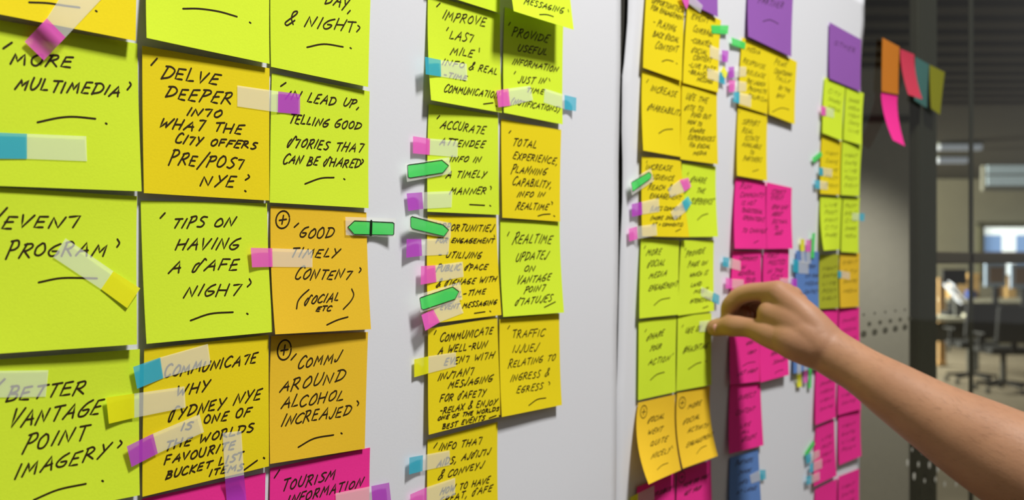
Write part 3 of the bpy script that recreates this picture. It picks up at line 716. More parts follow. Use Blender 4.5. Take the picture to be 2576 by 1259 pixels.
note('yellow', 'yellow note reading USE THE SITE TO FIND OUT HOW TO SHARE EXPERIENCES', [(1716,206),(1804,232),(1805,414),(1713,401)],
     text=[('U$E THE',1725,248,1779,260,14),('$ITE TO',1721,277,1767,281,12),('FIND OUT',1738,294,1786,300,11),('HOW TO',1729,311,1764,318,10),('$HARE',1735,333,1771,335,10),('EXPERIENCES',1730,351,1795,356,11),('VIA $OCIAL',1733,370,1785,374,10),('MEDIA',1743,390,1776,390,9)], group=GR, top=(.002,.002))
note('yellow', 'yellow note reading INCREASE SHAREABILITY', [(1616,178),(1717,203),(1713,395),(1617,379)],
     text=[('INCREASE',1636,228,1700,245,15),('$HAREABILITY',1628,276,1713,291,15)],
     marks=[[(1626,208),(1631,200)],[(1657,336),(1672,327),(1692,325)]], lift=(.009,.006), group=GR)
note('lime', 'lime note reading SHARE THE EXPERIENCE', [(1716,409),(1801,419),(1805,596),(1712,597)],
     text=[('$HARE',1736,458,1774,462,14),('THE',1751,486,1771,487,12),("'EXPERIENCE'",1736,513,1794,514,14)],
     marks=[[(1729,440),(1732,434)],[(1754,554),(1766,543),(1781,538)]], lift=(.005,.007), group=GR)
note('yellow', 'yellow note with three flags, reading INCREASE AUDIENCE REACH & ENGAGEMENT', [(1615,393),(1713,405),(1735,597),(1615,595)],
     text=[('INCREASE',1624,426,1688,430,12),('AUDIENCE',1630,451,1694,455,12),('REACH &',1630,478,1687,478,12),('ENGAGEMENT',1634,498,1711,503,12),('(LIKES COMMENTS',1636,531,1719,529,10),('(MORE SHARES',1636,554,1711,552,9),('AT + COMMENTS)',1640,568,1716,570,8)],
     marks=[[(1626,410),(1628,405)],[(1699,583),(1712,577)]], lift=(.006,.012), top=(.002,.002), group=GR)
note('lime', 'lime note reading MORE SOCIAL MEDIA ENGAGEMENT', [(1613,600),(1709,605),(1706,792),(1610,802)],
     text=[('MORE',1625,643,1661,641,15),('$OCIAL',1628,673,1670,668,15),('MEDIA',1632,701,1675,694,14),('ENGAGEMEN7',1631,733,1702,721,14)],
     marks=[[(1620,626),(1624,619)],[(1645,769),(1662,755),(1685,750)]], lift=(.007,.005), group=GR, top=(.001,.001))
note('lime', 'lime note reading PROVIDE INFO ON WHICH IS LAND', [(1714,605),(1796,605),(1796,783),(1706,795)],
     text=[('PROVIDE',1725,646,1771,637,13),('PAGE ON',1730,672,1777,667,12),('WHICH IS',1734,698,1778,692,11),('LAND',1737,723,1762,719,10),('MOST',1745,739,1779,734,10),('INTERESTING',1735,764,1787,757,10)],
     marks=[[(1723,630),(1726,625)],[(1768,776),(1781,771)]], lift=(.005,.006), group=GR, top=(.001,.001))
note('lime', 'lime note reading SHARE YOUR ACTION', [(1607,808),(1702,797),(1699,987),(1606,1008)],
     text=[('$HARE',1626,858,1668,844,15),('YOUR',1634,884,1662,877,13),("ACTION'",1630,920,1688,907,15)],
     marks=[[(1622,836),(1626,829)],[(1636,957),(1652,943),(1671,937)]], lift=(.003,.003), group=GR, top=(.001,.001))
note('lime', 'lime note reading USE OF #HASHTAG whose right edge the hand pinches', [(1705,797),(1790,788),(1790,969),(1701,985)],
     text=[("U$E OF",1723,839,1762,833,14),('#HASHTAG',1717,889,1778,876,15)],
     marks=[[(1715,824),(1719,818)],[(1731,930),(1750,917),(1764,912)],dot(1776,910)], lift=(.003,.005), group=GR, top=(.001,.004), p=.6)
note('amber', 'amber note with a curled bottom corner reading SOCIAL WENT QUITE NICELY', [(1606,1014),(1699,993),(1712,1183),(1633,1220)],
     text=[('$OCIAL',1629,1065,1669,1053,14),('WENT',1629,1095,1664,1087,13),('QUITE',1635,1125,1677,1111,14),('NICELY',1638,1155,1684,1139,14)],
     marks=[[(1653,1183),(1665,1172),(1680,1166)],[(1690,1122),(1692,1128)]], rings=[(1619,1037,8,16)], lift=(.026,.012), p=2.0, group=GR)
note('amber', 'amber note reading MORE SOCIAL ACTIVITY ENGAGEMENT', [(1704,989),(1787,971),(1806,1148),(1718,1180)],
     text=[('MORE',1730,1030,1762,1020,13),('$OCIAL',1718,1069,1759,1053,13),('AC7IVI7Y',1729,1090,1780,1075,12),('ENGAGEMEN7',1726,1127,1792,1099,13)],
     marks=[[(1752,1143),(1763,1129),(1777,1122)]], rings=[(1716,1014,8,14)], lift=(.014,.016), p=2.0, group=GR)
note('magenta', 'magenta note with clear film over it at the bottom of the right block', [(1603,1226),(1699,1190),(1697,1380),(1603,1440)],
     text=[('VISIBLE',1645,1250,1688,1234,11)], group=GR)
note('magenta', 'magenta note reading HOW DO YOU GET YOUR below the ACTIVITY note', [(1704,1190),(1788,1158),(1796,1350),(1702,1385)],
     text=[('HOW DO YOU',1718,1228,1780,1202,11),('GET YOUR',1721,1248,1762,1231,10)], rings=[(1715,1201,8,14)], group=GR)

GS = 'notes in the column behind the hand'
note('yellow', 'yellow note reading COUNTDOWN under the purple heading note', [(1936,120),(2005,156),(2000,313),(1934,288)],
     text=[('PEAK',1948,160,1977,170,11),('COUNTDOWN',1947,184,1990,193,10),('TALLY',1950,200,1985,210,9),('BY THE',1958,225,1986,233,9),('BAY',1953,244,1971,247,9)], marks=[[(1942,282),(1965,272),(1985,276)]], group=GS, pen=.0012)
note('yellow', 'yellow note reading MEDIA RESPONSE touched by a green flag', [(1867,94),(1937,122),(1930,288),(1859,265)],
     text=[('MEDIA',1878,128,1911,138,11),('RESPONSE',1869,157,1923,174,10),('RELEASE',1877,187,1923,197,10),('PRE LAUNCH',1878,209,1923,218,10),('PROMOTE',1881,228,1927,236,9),('TOURISM',1880,244,1928,258,9)], lift=(.005,.003), group=GS, pen=.0012)
note('purple', 'purple heading note reading PARTNER above two yellow notes', [(1884,-75),(1996,-20),(1991,143),(1882,92)],
     text=[('PARTNER',1907,6,1968,22,15)], marks=[[(1919,54),(1937,50),(1958,60)]], lift=(.007,.007), group=GS, pen=.0012)
note('yellow', 'yellow note reading SUPPORT REAL ESTATE above the magenta notes', [(1857,268),(1931,290),(1930,455),(1854,442)],
     text=[('SUPPORT',1867,311,1908,318,12),('REAL',1866,334,1893,337,12),('ESTATE',1873,353,1907,355,11),('AVAILABLE',1866,368,1913,376,11),('TO',1885,388,1895,389,9),('PARTNERS',1869,404,1914,408,11)],
     marks=[[(1859,284),(1861,279)],[(1893,432),(1908,427)]], lift=(.007,.007), group=GS, pen=.0012)
note('magenta', 'magenta note under the REAL ESTATE note, left one of its pair', [(1851,448),(1926,459),(1929,627),(1848,626)],
     text=[('RUN',1861,475,1888,476,12),('COMMUNITY',1861,496,1920,497,11),('IS NOT',1865,516,1898,517,11),('TRADITIONAL',1864,534,1917,539,11),('OPERATIONS',1868,553,1921,558,11),('TO CHANGE',1866,585,1926,587,11)], marks=[[(1896,612),(1908,606)]], lift=(.009,.007), group=GS, pen=.0012)
note('magenta', 'magenta note under the yellow COUNTDOWN note, right one of its pair', [(1929,459),(1992,473),(1994,626),(1930,627)],
     text=[('STREET',1939,488,1973,491,11),('EVENT',1939,502,1968,504,10),('OPEN DAY',1941,526,1980,527,10),('ABOUT',1941,544,1967,543,10),('RETAIL',1942,564,1980,562,10),('TO',1946,578,1956,578,9),('ADD',1948,592,1966,591,10)], lift=(.007,.008), group=GS, pen=.0012)
note('magenta', 'magenta note directly above the index finger, with a pink flag', [(1844,632),(1915,633),(1917,795),(1838,800)],
     text=[('COMMUNITY',1860,655,1903,656,11),('IN',1864,678,1873,678,10),('GENERAL',1857,693,1899,692,11),('TEND',1873,711,1898,709,10)], group=GS, pen=.0012, top=(.001,.001))
note('magenta', 'magenta note above the knuckles of the hand', [(1921,633),(1985,628),(1984,788),(1921,796)],
     text=[('FIRST',1929,650,1957,648,11),('HOSTED',1932,666,1974,665,11),('IN THE',1930,688,1967,685,10),('CITY',1938,704,1966,701,10)], group=GS, pen=.0012, top=(.001,.001))
note('magenta', 'magenta note below the thumb, half in the shadow of the arm', [(1838,800),(1912,794),(1912,960),(1837,969)],
     text=[('WHAT IF',1876,870,1906,861,10),('LIGHT',1880,892,1900,888,9),('LAST NIGHT',1855,946,1903,936,10)], marks=[[(1868,922),(1882,914),(1900,911)]], group=GS, pen=.0012)
note('magenta', 'magenta note below the palm of the hand', [(1915,793),(1984,784),(1985,944),(1913,963)],
     text=[('SUPER',1938,896,1958,890,9),('SUMMER',1944,917,1976,908,9)], marks=[[(1949,940),(1958,934),(1970,931)]], lift=(.008,.010), group=GS, pen=.0012)
note('magenta', 'magenta note hanging lowest in the column, above the blue note', [(1837,969),(1913,965),(1921,1121),(1834,1143)],
     text=[('DIRECT',1858,1008,1898,998,12),('CONTENT',1850,1046,1896,1034,12),('LIKE',1862,1078,1886,1072,11),('ALL',1864,1094,1884,1088,10),('GROUPS',1864,1114,1900,1102,12)], group=GS, pen=.0012)
note('blue', 'blue note at the bottom of the column with a teal flag', [(1837,1153),(1908,1131),(1917,1290),(1836,1310)],
     text=[('PARTNERS',1850,1172,1892,1162,11),('SHARE',1856,1196,1888,1188,11),('INFO',1858,1222,1880,1216,10),('AT LARGE',1852,1246,1902,1232,11)], group=GS, pen=.0012)
note('blue', 'blue note with flags along its top, right of the knuckles', [(2003,631),(2060,634),(2060,778),(2001,782)],
     text=[('WORK',2028,676,2050,675,9),('CITY TEAM',2026,698,2056,698,8),('MEDIA',2024,718,2056,717,9),('CONTACT',2022,740,2056,738,9)], group=GS, pen=.0012)
note('blue', 'blue note half hidden behind the wrist', [(2001,786),(2058,780),(2057,924),(1996,941)], group=GS)

# ================================================================== FAR BLOCK AT THE END OF THE SHEET
GT = 'notes at the far end of the sheet'
def scr(x0, y0, x1, y1, n, step):           # short blurred lines of writing far along the wall
    words = ['EVENT', 'MEDIA', 'LIVE', 'CITY', 'NIGHT', 'POST', 'SHARE', 'SAFE']
    return [(words[(k * 3 + int(x0)) % 8], x0, y0 + k * step, x1, y1 + k * step, 8) for k in range(n)]
note('lime', 'lime note under the far purple note, its left edge crossed by a pink flag', [(2075,194),(2127,219),(2119,354),(2068,335)], text=scr(2083,232,2112,244,3,20), lift=(.006,.008), group=GT, pen=.0012)
note('lime', 'lime note at the sheet edge right under the far purple note', [(2129,220),(2173,235),(2168,365),(2122,352)], text=scr(2134,254,2160,262,5,19), lift=(.004,.008), group=GT, pen=.0012)
note('purple', 'purple heading note at the far end of the sheet', [(2087,56),(2167,100),(2165,230),(2086,198)], text=[('OTHER',2098,112,2150,134,11)], lift=(.004,.005), group=GT, pen=.0012)
note('yellow', 'yellow note at the far end with two teal flags on its left', [(2068,338),(2117,356),(2113,491),(2064,488)], text=scr(2076,388,2106,394,5,20), group=GT, pen=.0012)
note('lime', 'lime note at the sheet edge beside the far yellow note', [(2120,354),(2168,366),(2162,494),(2116,491)], text=scr(2124,394,2154,398,5,19), group=GT, pen=.0012)
note('lime', 'lime note at the far end with a lifted left corner', [(2064,494),(2119,496),(2113,628),(2072,631)], text=scr(2074,520,2104,520,5,19), lift=(.014,.006), group=GT, pen=.0012)
note('lime', 'lime note at the sheet edge with a teal flag poking past it', [(2122,497),(2163,497),(2160,637),(2116,634)], text=scr(2125,522,2152,522,5,19), group=GT, pen=.0012)
note('olive', 'lime note with shade put into its colour, beside the orange note at the far end', [(2062,641),(2110,640),(2111,775),(2060,778)], text=scr(2068,680,2102,678,5,19), group=GT, pen=.0012)
note('amber', 'amber note at the far end with a teal flag in its middle', [(2114,640),(2163,637),(2162,772),(2113,775)], text=scr(2120,665,2154,663,4,24), group=GT, pen=.0012)
note('magenta', 'far magenta note just above the arm, left one under the shade-coloured lime note', [(2062,782),(2109,778),(2106,918),(2055,928)], group=GT)
note('magenta', 'far magenta note just above the arm, right one under the amber note', [(2112,776),(2162,774),(2164,905),(2110,914)], text=scr(2118,812,2152,806,3,24), group=GT, pen=.0012)
note('magenta', 'far magenta note just under the arm, left one of the pair', [(2053,932),(2105,920),(2103,1051),(2051,1071)], text=scr(2062,972,2094,962,4,21), group=GT, pen=.0012)
note('magenta', 'far magenta note crossed by the lower edge of the arm at the sheet edge', [(2110,918),(2165,906),(2165,1030),(2109,1046)], text=scr(2116,1000,2150,992,2,20), group=GT, pen=.0012)
note('magenta', 'far magenta note beside the three teal flags near the bottom', [(2053,1077),(2099,1055),(2105,1198),(2047,1225)], text=scr(2066,1110,2090,1100,4,21), group=GT, pen=.0012)
note('magenta', 'far magenta note at the sheet edge above the white strip', [(2109,1046),(2165,1030),(2166,1148),(2112,1172)], text=scr(2116,1078,2150,1068,4,20), group=GT, pen=.0012)
note('magenta', 'far magenta note in the bottom row, left one', [(2051,1233),(2106,1205),(2106,1345),(2051,1380)], group=GT)
note('magenta', 'far magenta note in the bottom row at the sheet edge', [(2110,1200),(2162,1180),(2163,1315),(2110,1340)], text=scr(2116,1232,2148,1220,3,20), group=GT, pen=.0012)

# notes stuck straight on the glass beyond the sheet
GG = 'notes stuck on the glass'
note('magenta', 'long curling magenta note on the glass under the orange one', [(2217,231),(2258,240),(2277,368),(2246,353)], lift=(.020,.022), p=1.6, group=GG)
note('orange', 'orange note on the glass, first in the row', [(2220,95),(2263,118),(2260,238),(2218,230)], lift=(.004,.004), group=GG)
note('green_blue', 'dull teal note on the glass, third in the row', [(2303,143),(2337,162),(2332,272),(2300,252)], lift=(.003,.003), group=GG)
note('coral', 'coral red note on the glass curling to the right, second in the row', [(2265,123),(2300,137),(2321,250),(2284,238)], lift=(.016,.018), p=1.6, group=GG)
note('dark_olive', 'olive note on the glass, last in the row', [(2339,163),(2377,182),(2365,289),(2342,273)], lift=(.004,.006), group=GG)
# ================================================================== PAGE FLAGS
FL = 'page flags on the near left block'
flag('pink', 'pink diamond page flag in the top left corner over the word MORE', (62,105),(110,152),(118,46),(165,94),(205,-90),(300,-50), group=FL, curl=.003)
flag('teal', 'teal page flag cut by the left edge of the frame under MULTIMEDIA', (-70,331),(-70,399),(68,337),(68,400),(217,343),(219,406), group=FL, curl=.001)
flag('purple', 'purple page flag over the word IN of the LEAD UP note', (755,237),(755,288),(700,230),(699,283),(597,215),(597,268), group=FL, curl=.0015)
flag('yellow', 'yellow page flag stuck slantwise across PROGRAM', (353,726),(320,776),(285,683),(254,728),(165,600),(134,648), group=FL, curl=.002)
flag('pink', 'pink page flag between the SAFE NIGHT and GOOD TIMELY notes', (631,624),(634,673),(685,625),(686,672),(786,629),(786,673), group=FL, curl=.004)
flag('teal', 'teal page flag before the word COMMUNICATE of the SYDNEY NYE note', (335,924),(345,979),(403,900),(411,952),(523,866),(530,917), group=FL, curl=.002)
flag('yellow', 'yellow page flag beside the word VANTAGE', (267,1001),(274,1067),(338,991),(338,1052),(464,973),(467,1026), group=FL, curl=.003)
flag('purple', 'purple page flag beside THE WORLDS on the yellow note', (319,1124),(331,1176),(385,1092),(397,1142),(502,1043),(513,1088), group=FL, curl=.002)
flag('purple', 'purple page flag hanging upright over the bottom left magenta note', (572,1290),(622,1280),(566,1206),(614,1196),(560,1090),(607,1085), group=FL, curl=.001)
flag('purple', 'page flag of which only the clear film shows on BETTER', (-120,936),(-120,1004),(-10,934),(-10,1001),(122,932),(115,999), group=FL, curl=.001)
flag('purple', 'purple page flag at the right edge of the TOURISM note', (979,1215),(984,1262),(934,1224),(937,1272),(844,1242),(846,1290), group=FL, curl=.002)
arrow_flag('double ended green arrow flag with a black band beside GOOD', [(995,550),(869,546),(870,592),(995,598)],
           [(875,572),(892,556),(988,560),(992,563),(991,590),(988,592),(891,590)], band=[(934,557),(933,591)], tail_curl=.003)
FM = 'page flags on the middle block'
flag('teal', 'teal page flag on the left edge of the LAST MILE note', (1069,143),(1071,187),(1109,151),(1110,193),(1174,161),(1176,203), curl=.006, group=FM)
flag('pink', 'pink page flag between COMMUNICATION and NOTIFICATIONS', (1249,228),(1254,270),(1279,223),(1284,266),(1334,216),(1341,252), curl=.003, group=FM)
flag('teal', 'teal page flag sticking out right of NOTIFICATIONS', (1450,246),(1449,280),(1420,239),(1420,275),(1370,223),(1368,258), curl=.006, group=FM)
flag('pink', 'pink page flag left of the word ATTENDEE', (1039,343),(1039,386),(1082,349),(1081,390),(1152,355),(1151,396), curl=.002, group=FM)
flag('purple', 'purple page flag left of the word MANNER', (1023,487),(1027,531),(1062,484),(1065,526),(1138,481),(1136,522), curl=.002, group=FM)
flag('purple', 'purple page flag left of the word UTILISING', (1023,602),(1022,649),(1060,602),(1062,644),(1131,600),(1128,641), curl=.006, group=FM)
flag('pink', 'pink page flag left of PUBLIC SPACE', (1059,670),(1058,717),(1095,668),(1098,710),(1164,659),(1166,697), curl=.005, group=FM)
flag('pink', 'pink page flag hanging slantwise below EVENT MESSAGING', (1060,793),(1070,833),(1090,779),(1107,811),(1155,755),(1166,788), curl=.009, group=FM)
flag('yellow', 'yellow page flag left of the words EVENT WITH', (1042,905),(1042,950),(1078,897),(1078,940),(1147,887),(1147,922), curl=.003, group=FM)
flag('teal', 'teal page flag left of the word AIDS', (1030,1152),(1029,1195),(1064,1146),(1063,1186),(1131,1134),(1132,1171), curl=.005, group=FM)
flag('pink', 'pink page flag left of HOW TO HAVE at the bottom of the frame', (1032,1245),(1032,1290),(1073,1227),(1073,1275),(1145,1203),(1145,1245), curl=.003, group=FM)
arrow_flag('green arrow flag pointing at the words A TIMELY', [(1019,413),(1130,396),(1135,437),(1024,458)],
           [(1025,417),(1029,415),(1112,403),(1129,417),(1114,435),(1032,448),(1027,446)])
arrow_flag('green arrow flag pointing at OPPORTUNITIES', [(1029,540),(1135,562),(1133,601),(1028,582)],
           [(1033,548),(1037,545),(1115,566),(1129,579),(1117,595),(1037,576),(1033,570)], tail_curl=.006)
arrow_flag('green arrow flag covering the word REAL before TIME', [(1051,742),(1158,710),(1163,754),(1058,787)],
           [(1056,751),(1059,749),(1139,722),(1155,734),(1145,753),(1065,780),(1060,777)], tail_curl=.006)
FR = 'page flags on the right block'
flag('pink', 'pink page flag at the top of the frame under the purple heading', (1711,-12),(1727,24),(1733,-20),(1733,10),(1768,14),(1762,32), curl=.002, group=FR)
flag('green', 'green page flag beside the word COVERAGE', (1833,64),(1831,86),(1789,63),(1791,84), curl=.002, group=FR)
flag('green', 'green page flag slanting towards the yellow MEDIA RESPONSE note', (1840,94),(1842,113),(1876,107),(1874,124), curl=.003, group=FR)
flag('purple', 'purple page flag with film on CURATED', (1833,128),(1831,157),(1816,126),(1816,155),(1786,113),(1786,144), curl=.003, group=FR)
flag('teal', 'teal page flag beside LIVE POST, under the small yellow one', (1822,186),(1825,214),(1810,180),(1809,207),(1780,172),(1780,197), curl=.002, group=FR)
flag('yellow', 'small tilted yellow page flag over the teal one beside LIVE POST', (1830,184),(1825,199),(1821,165),(1812,182), curl=.002, group=FR)
flag('purple', 'purple page flag left of the RELEASE line', (1833,169),(1834,197),(1847,167),(1848,195),(1877,168),(1877,192), curl=.003, group=FR)
flag('pink', 'pink page flag left of the yellow MEDIA RESPONSE note', (1834,202),(1834,232),(1850,202),(1848,231),(1878,207),(1877,230), curl=.003, group=FR)
flag('teal', 'teal page flag at the lower corner of the yellow MEDIA RESPONSE note', (1846,231),(1844,256),(1861,232),(1860,261),(1890,240),(1889,270), curl=.003, group=FR)
arrow_flag('green arrow flag slanting up to AUDIENCE', [(1583,455),(1637,424),(1645,455),(1590,492)],
           [(1588,460),(1592,457),(1633,433),(1639,439),(1636,450),(1592,482)], tail_curl=.003)
flag('pink', 'pink page flag between REACH and SHARE THE', (1732,447),(1739,470),(1710,453),(1722,483),(1681,475),(1686,497), curl=.002, group=FR)
flag('purple', 'purple page flag left of LIKES COMMENTS', (1589,514),(1590,546),(1615,508),(1616,540),(1657,499),(1659,533), curl=.002, group=FR)
flag('teal', 'teal diamond page flag before the word EXPERIENCE', (1731,494),(1740,511),(1715,508),(1725,533),(1687,534),(1697,554), curl=.001, group=FR)
flag('pink', 'pink page flag beside the dark gap between the sheets', (1582,576),(1583,608),(1603,570),(1604,602),(1651,564),(1653,592), curl=.002, group=FR)
flag('teal', 'teal page flag just above the thumb and index finger', (1810,744),(1809,768),(1795,736),(1791,758),(1764,722),(1763,745), curl=.003, group=FR)
flag('yellow', 'yellow page flag at the very bottom left of the right block', (1586,1252),(1586,1290),(1605,1242),(1605,1280),(1646,1222),(1646,1258), curl=.001, group=FR)
flag('yellow', 'page flag held by the thumb, only its clear film showing', (1806,800),(1806,828),(1790,806),(1790,834),(1760,809),(1759,836), curl=.001, group=FR)
flag('teal', 'teal page flag on the bare sheet left of the magenta notes', (1819,647),(1818,670),(1835,649),(1833,674),(1863,657),(1863,682), curl=.002, group=FR)
flag('pink', 'pink page flag just above the index finger', (1826,699),(1825,727),(1842,702),(1842,726),(1871,704),(1871,724), curl=.003, group=FR)
flag('purple', 'purple page flag between the magenta notes and the blue note', (2005,702),(2005,728),(1990,701),(1990,722),(1962,700),(1962,720), curl=.002, group=FR)
flag('teal', 'teal page flag on the left edge of the blue note near the knuckles', (1995,652),(1995,684),(2009,655),(2009,688),(2034,660),(2034,690), curl=.002, group=FR)
flag('teal', 'teal page flag right of the lowest blue note', (1926,1183),(1927,1206),(1911,1183),(1913,1210),(1886,1196),(1890,1218), curl=.002, group=FR)
flag('yellow', 'yellow page flag standing on the blue note', (2014,602),(2024,602),(2014,632),(2024,632),(2016,662),(2026,662), curl=.002, group=FR)
flag('pink', 'pink page flag standing on the blue note next to a yellow one', (2028,604),(2041,604),(2027,634),(2040,634),(2028,664),(2040,664), curl=.002, group=FR)
flag('green', 'narrow green page flag standing on the blue note', (2043,588),(2051,586),(2040,650),(2048,650), curl=.002, group=FR)
flag('yellow', 'yellow page flag hanging below the arm', (2006,975),(2017,974),(2005,943),(2016,941),(2005,915),(2016,913), curl=.002, group=FR)
flag('pink', 'pink page flag hanging below the arm', (2022,964),(2031,963),(2022,934),(2032,932),(2022,905),(2032,903), curl=.002, group=FR)
flag('green', 'narrow green page flag hanging below the arm', (2034,978),(2041,977),(2035,925),(2042,923), curl=.002, group=FR)
FT = 'page flags at the far end'
flag('pink', 'pink page flag on the far lime note', (2065,266),(2066,290),(2078,269),(2078,292),(2098,275),(2098,297), curl=.002, group=FT)
flag('green', 'green page flag slanting beside the far yellow note', (2043,398),(2048,410),(2066,380),(2069,392), curl=.002, group=FT)
flag('teal', 'upper teal page flag left of the far yellow note', (2059,421),(2060,441),(2071,422),(2071,443),(2094,426),(2093,446), curl=.002, group=FT)
flag('teal', 'lower teal page flag left of the far yellow note', (2049,453),(2050,474),(2062,454),(2062,476),(2082,458),(2082,478), curl=.002, group=FT)
flag('teal', 'teal page flag sticking out past the sheet edge', (2175,537),(2174,557),(2162,537),(2162,556),(2144,536),(2144,555), curl=.003, group=FT)
flag('teal', 'small teal page flag in the middle of the far amber note', (2108,682),(2108,700),(2117,682),(2117,700),(2138,686),(2138,704), curl=.001, group=FT)
flag('green', 'green page flag slanting above three teal ones at the far end', (2025,1140),(2027,1152),(2046,1108),(2050,1118), curl=.002, group=FT)
flag('teal', 'topmost of three teal page flags near the bottom', (2027,1146),(2029,1168),(2041,1140),(2041,1164),(2062,1132),(2062,1150), curl=.002, group=FT)
flag('teal', 'middle of three teal page flags near the bottom', (2036,1170),(2036,1192),(2046,1163),(2046,1188),(2068,1154),(2068,1178), curl=.002, group=FT)
flag('teal', 'lowest of three teal page flags near the bottom', (2028,1200),(2029,1221),(2041,1196),(2041,1218),(2062,1187),(2062,1208), curl=.002, group=FT)
# ================================================================== THE PERSON: forearm and pinching hand
def skin_mat():
    m, nt, b = new_mat('skin')
    tc = nt.nodes.new('ShaderNodeTexCoord'); n1 = nt.nodes.new('ShaderNodeTexNoise'); n1.inputs['Scale'].default_value = 28; n1.inputs['Detail'].default_value = 5
    n2 = nt.nodes.new('ShaderNodeTexNoise'); n2.inputs['Scale'].default_value = 420; n2.inputs['Detail'].default_value = 3
    nt.links.new(tc.outputs['Object'], n1.inputs['Vector']); nt.links.new(tc.outputs['Object'], n2.inputs['Vector'])
    mx = nt.nodes.new('ShaderNodeMix'); mx.data_type = 'RGBA'
    mx.inputs[6].default_value = (*lin((160, 115, 86)), 1); mx.inputs[7].default_value = (*lin((188, 141, 108)), 1)
    nt.links.new(n1.outputs['Fac'], mx.inputs[0]); nt.links.new(mx.outputs[2], b.inputs['Base Color'])
    b.inputs['Roughness'].default_value = .52; b.inputs['Specular IOR Level'].default_value = .35
    b.inputs['Subsurface Weight'].default_value = .12; b.inputs['Subsurface Radius'].default_value = (.010, .004, .002); b.inputs['Subsurface Scale'].default_value = .5
    bp = nt.nodes.new('ShaderNodeBump'); bp.inputs['Strength'].default_value = .25; bp.inputs['Distance'].default_value = .0006
    nt.links.new(n2.outputs['Fac'], bp.inputs['Height']); nt.links.new(bp.outputs[0], b.inputs['Normal'])
    return m
SKIN = skin_mat()
def chain_tubes(V, F, joints, n=20, per=8):
    """joints: (px, py, depth, radius mm); a tapering rounded tube through them"""
    J = [np.append(C(a, b, z), r / 1000.0) for (a, b, z, r) in joints]
    P = smooth_pts(J, per) if len(J) > 2 else dense(J, per)
    P = [np.array(p) for p in P]
    def frame(T):
        A = np.cross(T, [0, 0, 1.0]); A /= np.linalg.norm(A); return A, np.cross(T, A)
    rings = []
    T0 = P[1][:3] - P[0][:3]; T0 /= np.linalg.norm(T0); T1 = P[-1][:3] - P[-2][:3]; T1 /= np.linalg.norm(T1)
    for k in range(6):                                   # rounded start cap
        a = math.pi / 2 * (1 - k / 6.0) * .97; rings.append((P[0][:3] - T0 * P[0][3] * math.sin(a), T0, P[0][3] * math.cos(a)))
    for i, p in enumerate(P):
        T = (P[min(i + 1, len(P) - 1)] - P[max(i - 1, 0)])[:3]; T /= np.linalg.norm(T); rings.append((p[:3], T, p[3]))
    for k in range(1, 7):
        a = math.pi / 2 * (k / 6.0) * .97; rings.append((P[-1][:3] + T1 * P[-1][3] * math.sin(a), T1, P[-1][3] * math.cos(a)))
    b = len(V)
    for (c, T, r) in rings:
        A, B = frame(T)
        for j in range(n):
            a = 2 * math.pi * j / n; V.append(c + A * r * math.cos(a) + B * r * math.sin(a))
    m = len(rings)
    for i in range(m - 1):
        for j in range(n): F.append((b + i*n + j, b + i*n + (j+1) % n, b + (i+1)*n + (j+1) % n, b + (i+1)*n + j))
    F.append(tuple(b + j for j in range(n))[::-1]); F.append(tuple(b + (m-1)*n + j for j in range(n)))
V = []; F = []
WR = (2081, 881, .902, 22)
# forearm
chain_tubes(V, F, [(2050,850,.905,21), WR, (2164,932,.880,22), (2245,984,.858,26), (2348,1049,.835,31), (2447,1106,.815,37), (2575,1176,.790,42), (2760,1276,.760,46), (3010,1400,.725,50)], n=40, per=8)
# index: knuckle, middle joint, end joint, tip
chain_tubes(V, F, [(1956,735,.924,11.2), (1906,735,.938,8.8), (1866,744,.951,8.7), (1838,768,.960,8.9), (1833,792,.964,8.2)], per=6)
def beside(joints, mm, drop=0, dr=0.0, out=0.0, d0=0.0):     # the same finger one place further along the hand
    res = []
    for i, (x, y, z, r) in enumerate(joints):
        p = C(x, y, z) + np.array([mm, -out * (i > 0), -d0 - drop * i / 3.0]) / 1000.0
        q = project(p); res.append((q[0], q[1], float((p - EYE) @ FWD), r + dr))
    return res
CURL = [(1960,740,.924,10.4), (1902,740,.942,9.4), (1860,757,.955,9.6), (1848,785,.958,9.2), (1866,806,.950,8.4)]
chain_tubes(V, F, beside(CURL, 16, -4, 0, -9), per=6)
chain_tubes(V, F, beside(CURL, 31, -5, -.2, -11, 3), per=6)
chain_tubes(V, F, beside(CURL, 46, -4, -1.0, -8, 9), per=6)
# thumb
chain_tubes(V, F, [(2010,862,.905,17), (1938,842,.922,13.6), (1888,826,.938,9.9), (1846,821,.950,10.6), (1820,823,.960,9.0), (1799,825,.966,8.8)], n=28, per=6)
# hand: metacarpals, ball of the thumb and the web
chain_tubes(V, F, [(1955,737,.924,11.4), (2020,795,.908,15), WR], n=28)
chain_tubes(V, F, [(1968,742,.937,11.2), (2030,805,.918,15), (2086,881,.906,20)], n=28)
chain_tubes(V, F, [(1988,758,.950,10.6), (2040,818,.930,14), (2090,884,.910,19)], n=28)
chain_tubes(V, F, [(2006,780,.960,10.0), (2050,835,.936,13), (2092,888,.912,18)], n=28)
chain_tubes(V, F, [(1952,842,.922,13), (1995,857,.908,18.5), WR], n=28)
chain_tubes(V, F, [(1940,790,.926,13.6), (1995,812,.914,19), (2050,858,.905,21)], n=28)
chain_tubes(V, F, [(1965,818,.922,14), (2015,838,.908,19), (2060,868,.902,21)], n=28)
chain_tubes(V, F, [(1962,770,.926,12), (2010,800,.912,17)], n=28)
body = mesh_obj('person', V, F, SKIN, smooth=True)
rm = body.modifiers.new('one_surface', 'REMESH'); rm.mode = 'VOXEL'; rm.voxel_size = .0013; rm.use_smooth_shade = True
smo = body.modifiers.new('soften', 'SMOOTH'); smo.factor = .5; smo.iterations = 18
dg = bpy.context.evaluated_depsgraph_get()
me = bpy.data.meshes.new_from_object(body.evaluated_get(dg), depsgraph=dg)
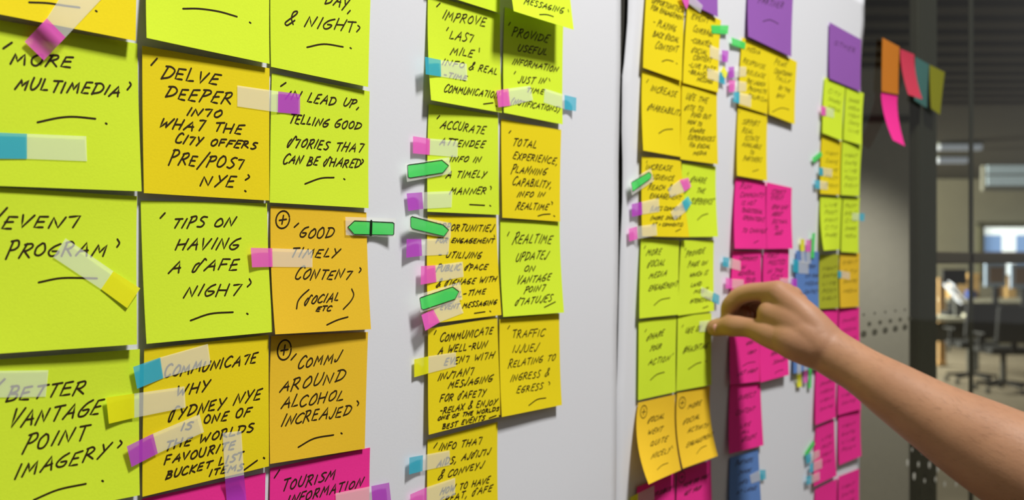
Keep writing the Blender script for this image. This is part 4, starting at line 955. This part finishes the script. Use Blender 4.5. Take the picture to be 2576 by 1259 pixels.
body.modifiers.clear(); body.data = me; me.name = 'person'
me.polygons.foreach_set('use_smooth', [True] * len(me.polygons))
if not me.materials: me.materials.append(SKIN)
tag(body, 'bare forearm and hand from the right, thumb and index finger pinching a lime note', 'person')

# thumbnail, on the side of the thumb tip turned to the viewer
M_NAIL = plain('fingernail', (222, 164, 150), .35)
cxn, cyn, czn = 1802.0, 822.0, .9655; Vn = []; Fn = []
for j in range(9):
    for i in range(9):
        u = (i / 8.0 - .5) * 2; v = (j / 8.0 - .5) * 2
        s_ = math.sqrt(max(0, 1 - .5 * v * v)); u2 = u * s_; v2 = v * math.sqrt(max(0, 1 - .5 * u * u))
        dx = 9.0 * u2 + 2.0 * v2; dy = 11.5 * v2 + 6
        mm = math.hypot(dx, dy) * czn / FPX; r = .0089
        Vn.append(C(cxn + dx, cyn + dy, czn - math.sqrt(max(1e-8, r * r - mm * mm)) - .0001))
for j in range(8):
    for i in range(8): a = j * 9 + i; Fn.append((a, a + 1, a + 10, a + 9))
nail = mesh_obj('thumbnail', Vn, Fn, M_NAIL, body, smooth=True)
sol = nail.modifiers.new('thickness', 'SOLIDIFY'); sol.thickness = .0006

# short fine hairs over the forearm
rh = random.Random(3); HV = []; HF = []
dist_ = np.array(C(2050, 850, .905)) - np.array(C(2760, 1276, .760)); dist_ /= np.linalg.norm(dist_)
polys = body.data.polygons; w0 = C(2110, 890, .90)
cand = [p_ for p_ in polys if (np.array(p_.center) - w0) @ dist_ < 0]
for k in range(2600):
    p_ = cand[rh.randrange(len(cand))]; c_ = np.array(p_.center); n_ = np.array(p_.normal)
    d_ = dist_ * .85 + np.array([rh.uniform(-.5, .5), rh.uniform(-.5, .5), rh.uniform(-.8, .1)]) * .7
    d_ -= n_ * (d_ @ n_); d_ /= np.linalg.norm(d_) + 1e-9; L_ = rh.uniform(.004, .009); w_ = np.cross(d_, n_) * .000035
    b_ = len(HV); m_ = c_ + d_ * L_ * .55 + n_ * .0009; e_ = c_ + d_ * L_ + n_ * .0008
    HV += [c_ + w_, c_ - w_, m_ - w_ * .8, m_ + w_ * .8, e_]; HF += [(b_, b_+1, b_+2, b_+3), (b_+3, b_+2, b_+4)]
tag(mesh_obj('arm_hair', HV, HF, plain('dark_hair', (92, 62, 42), .6), body), kind='stuff')
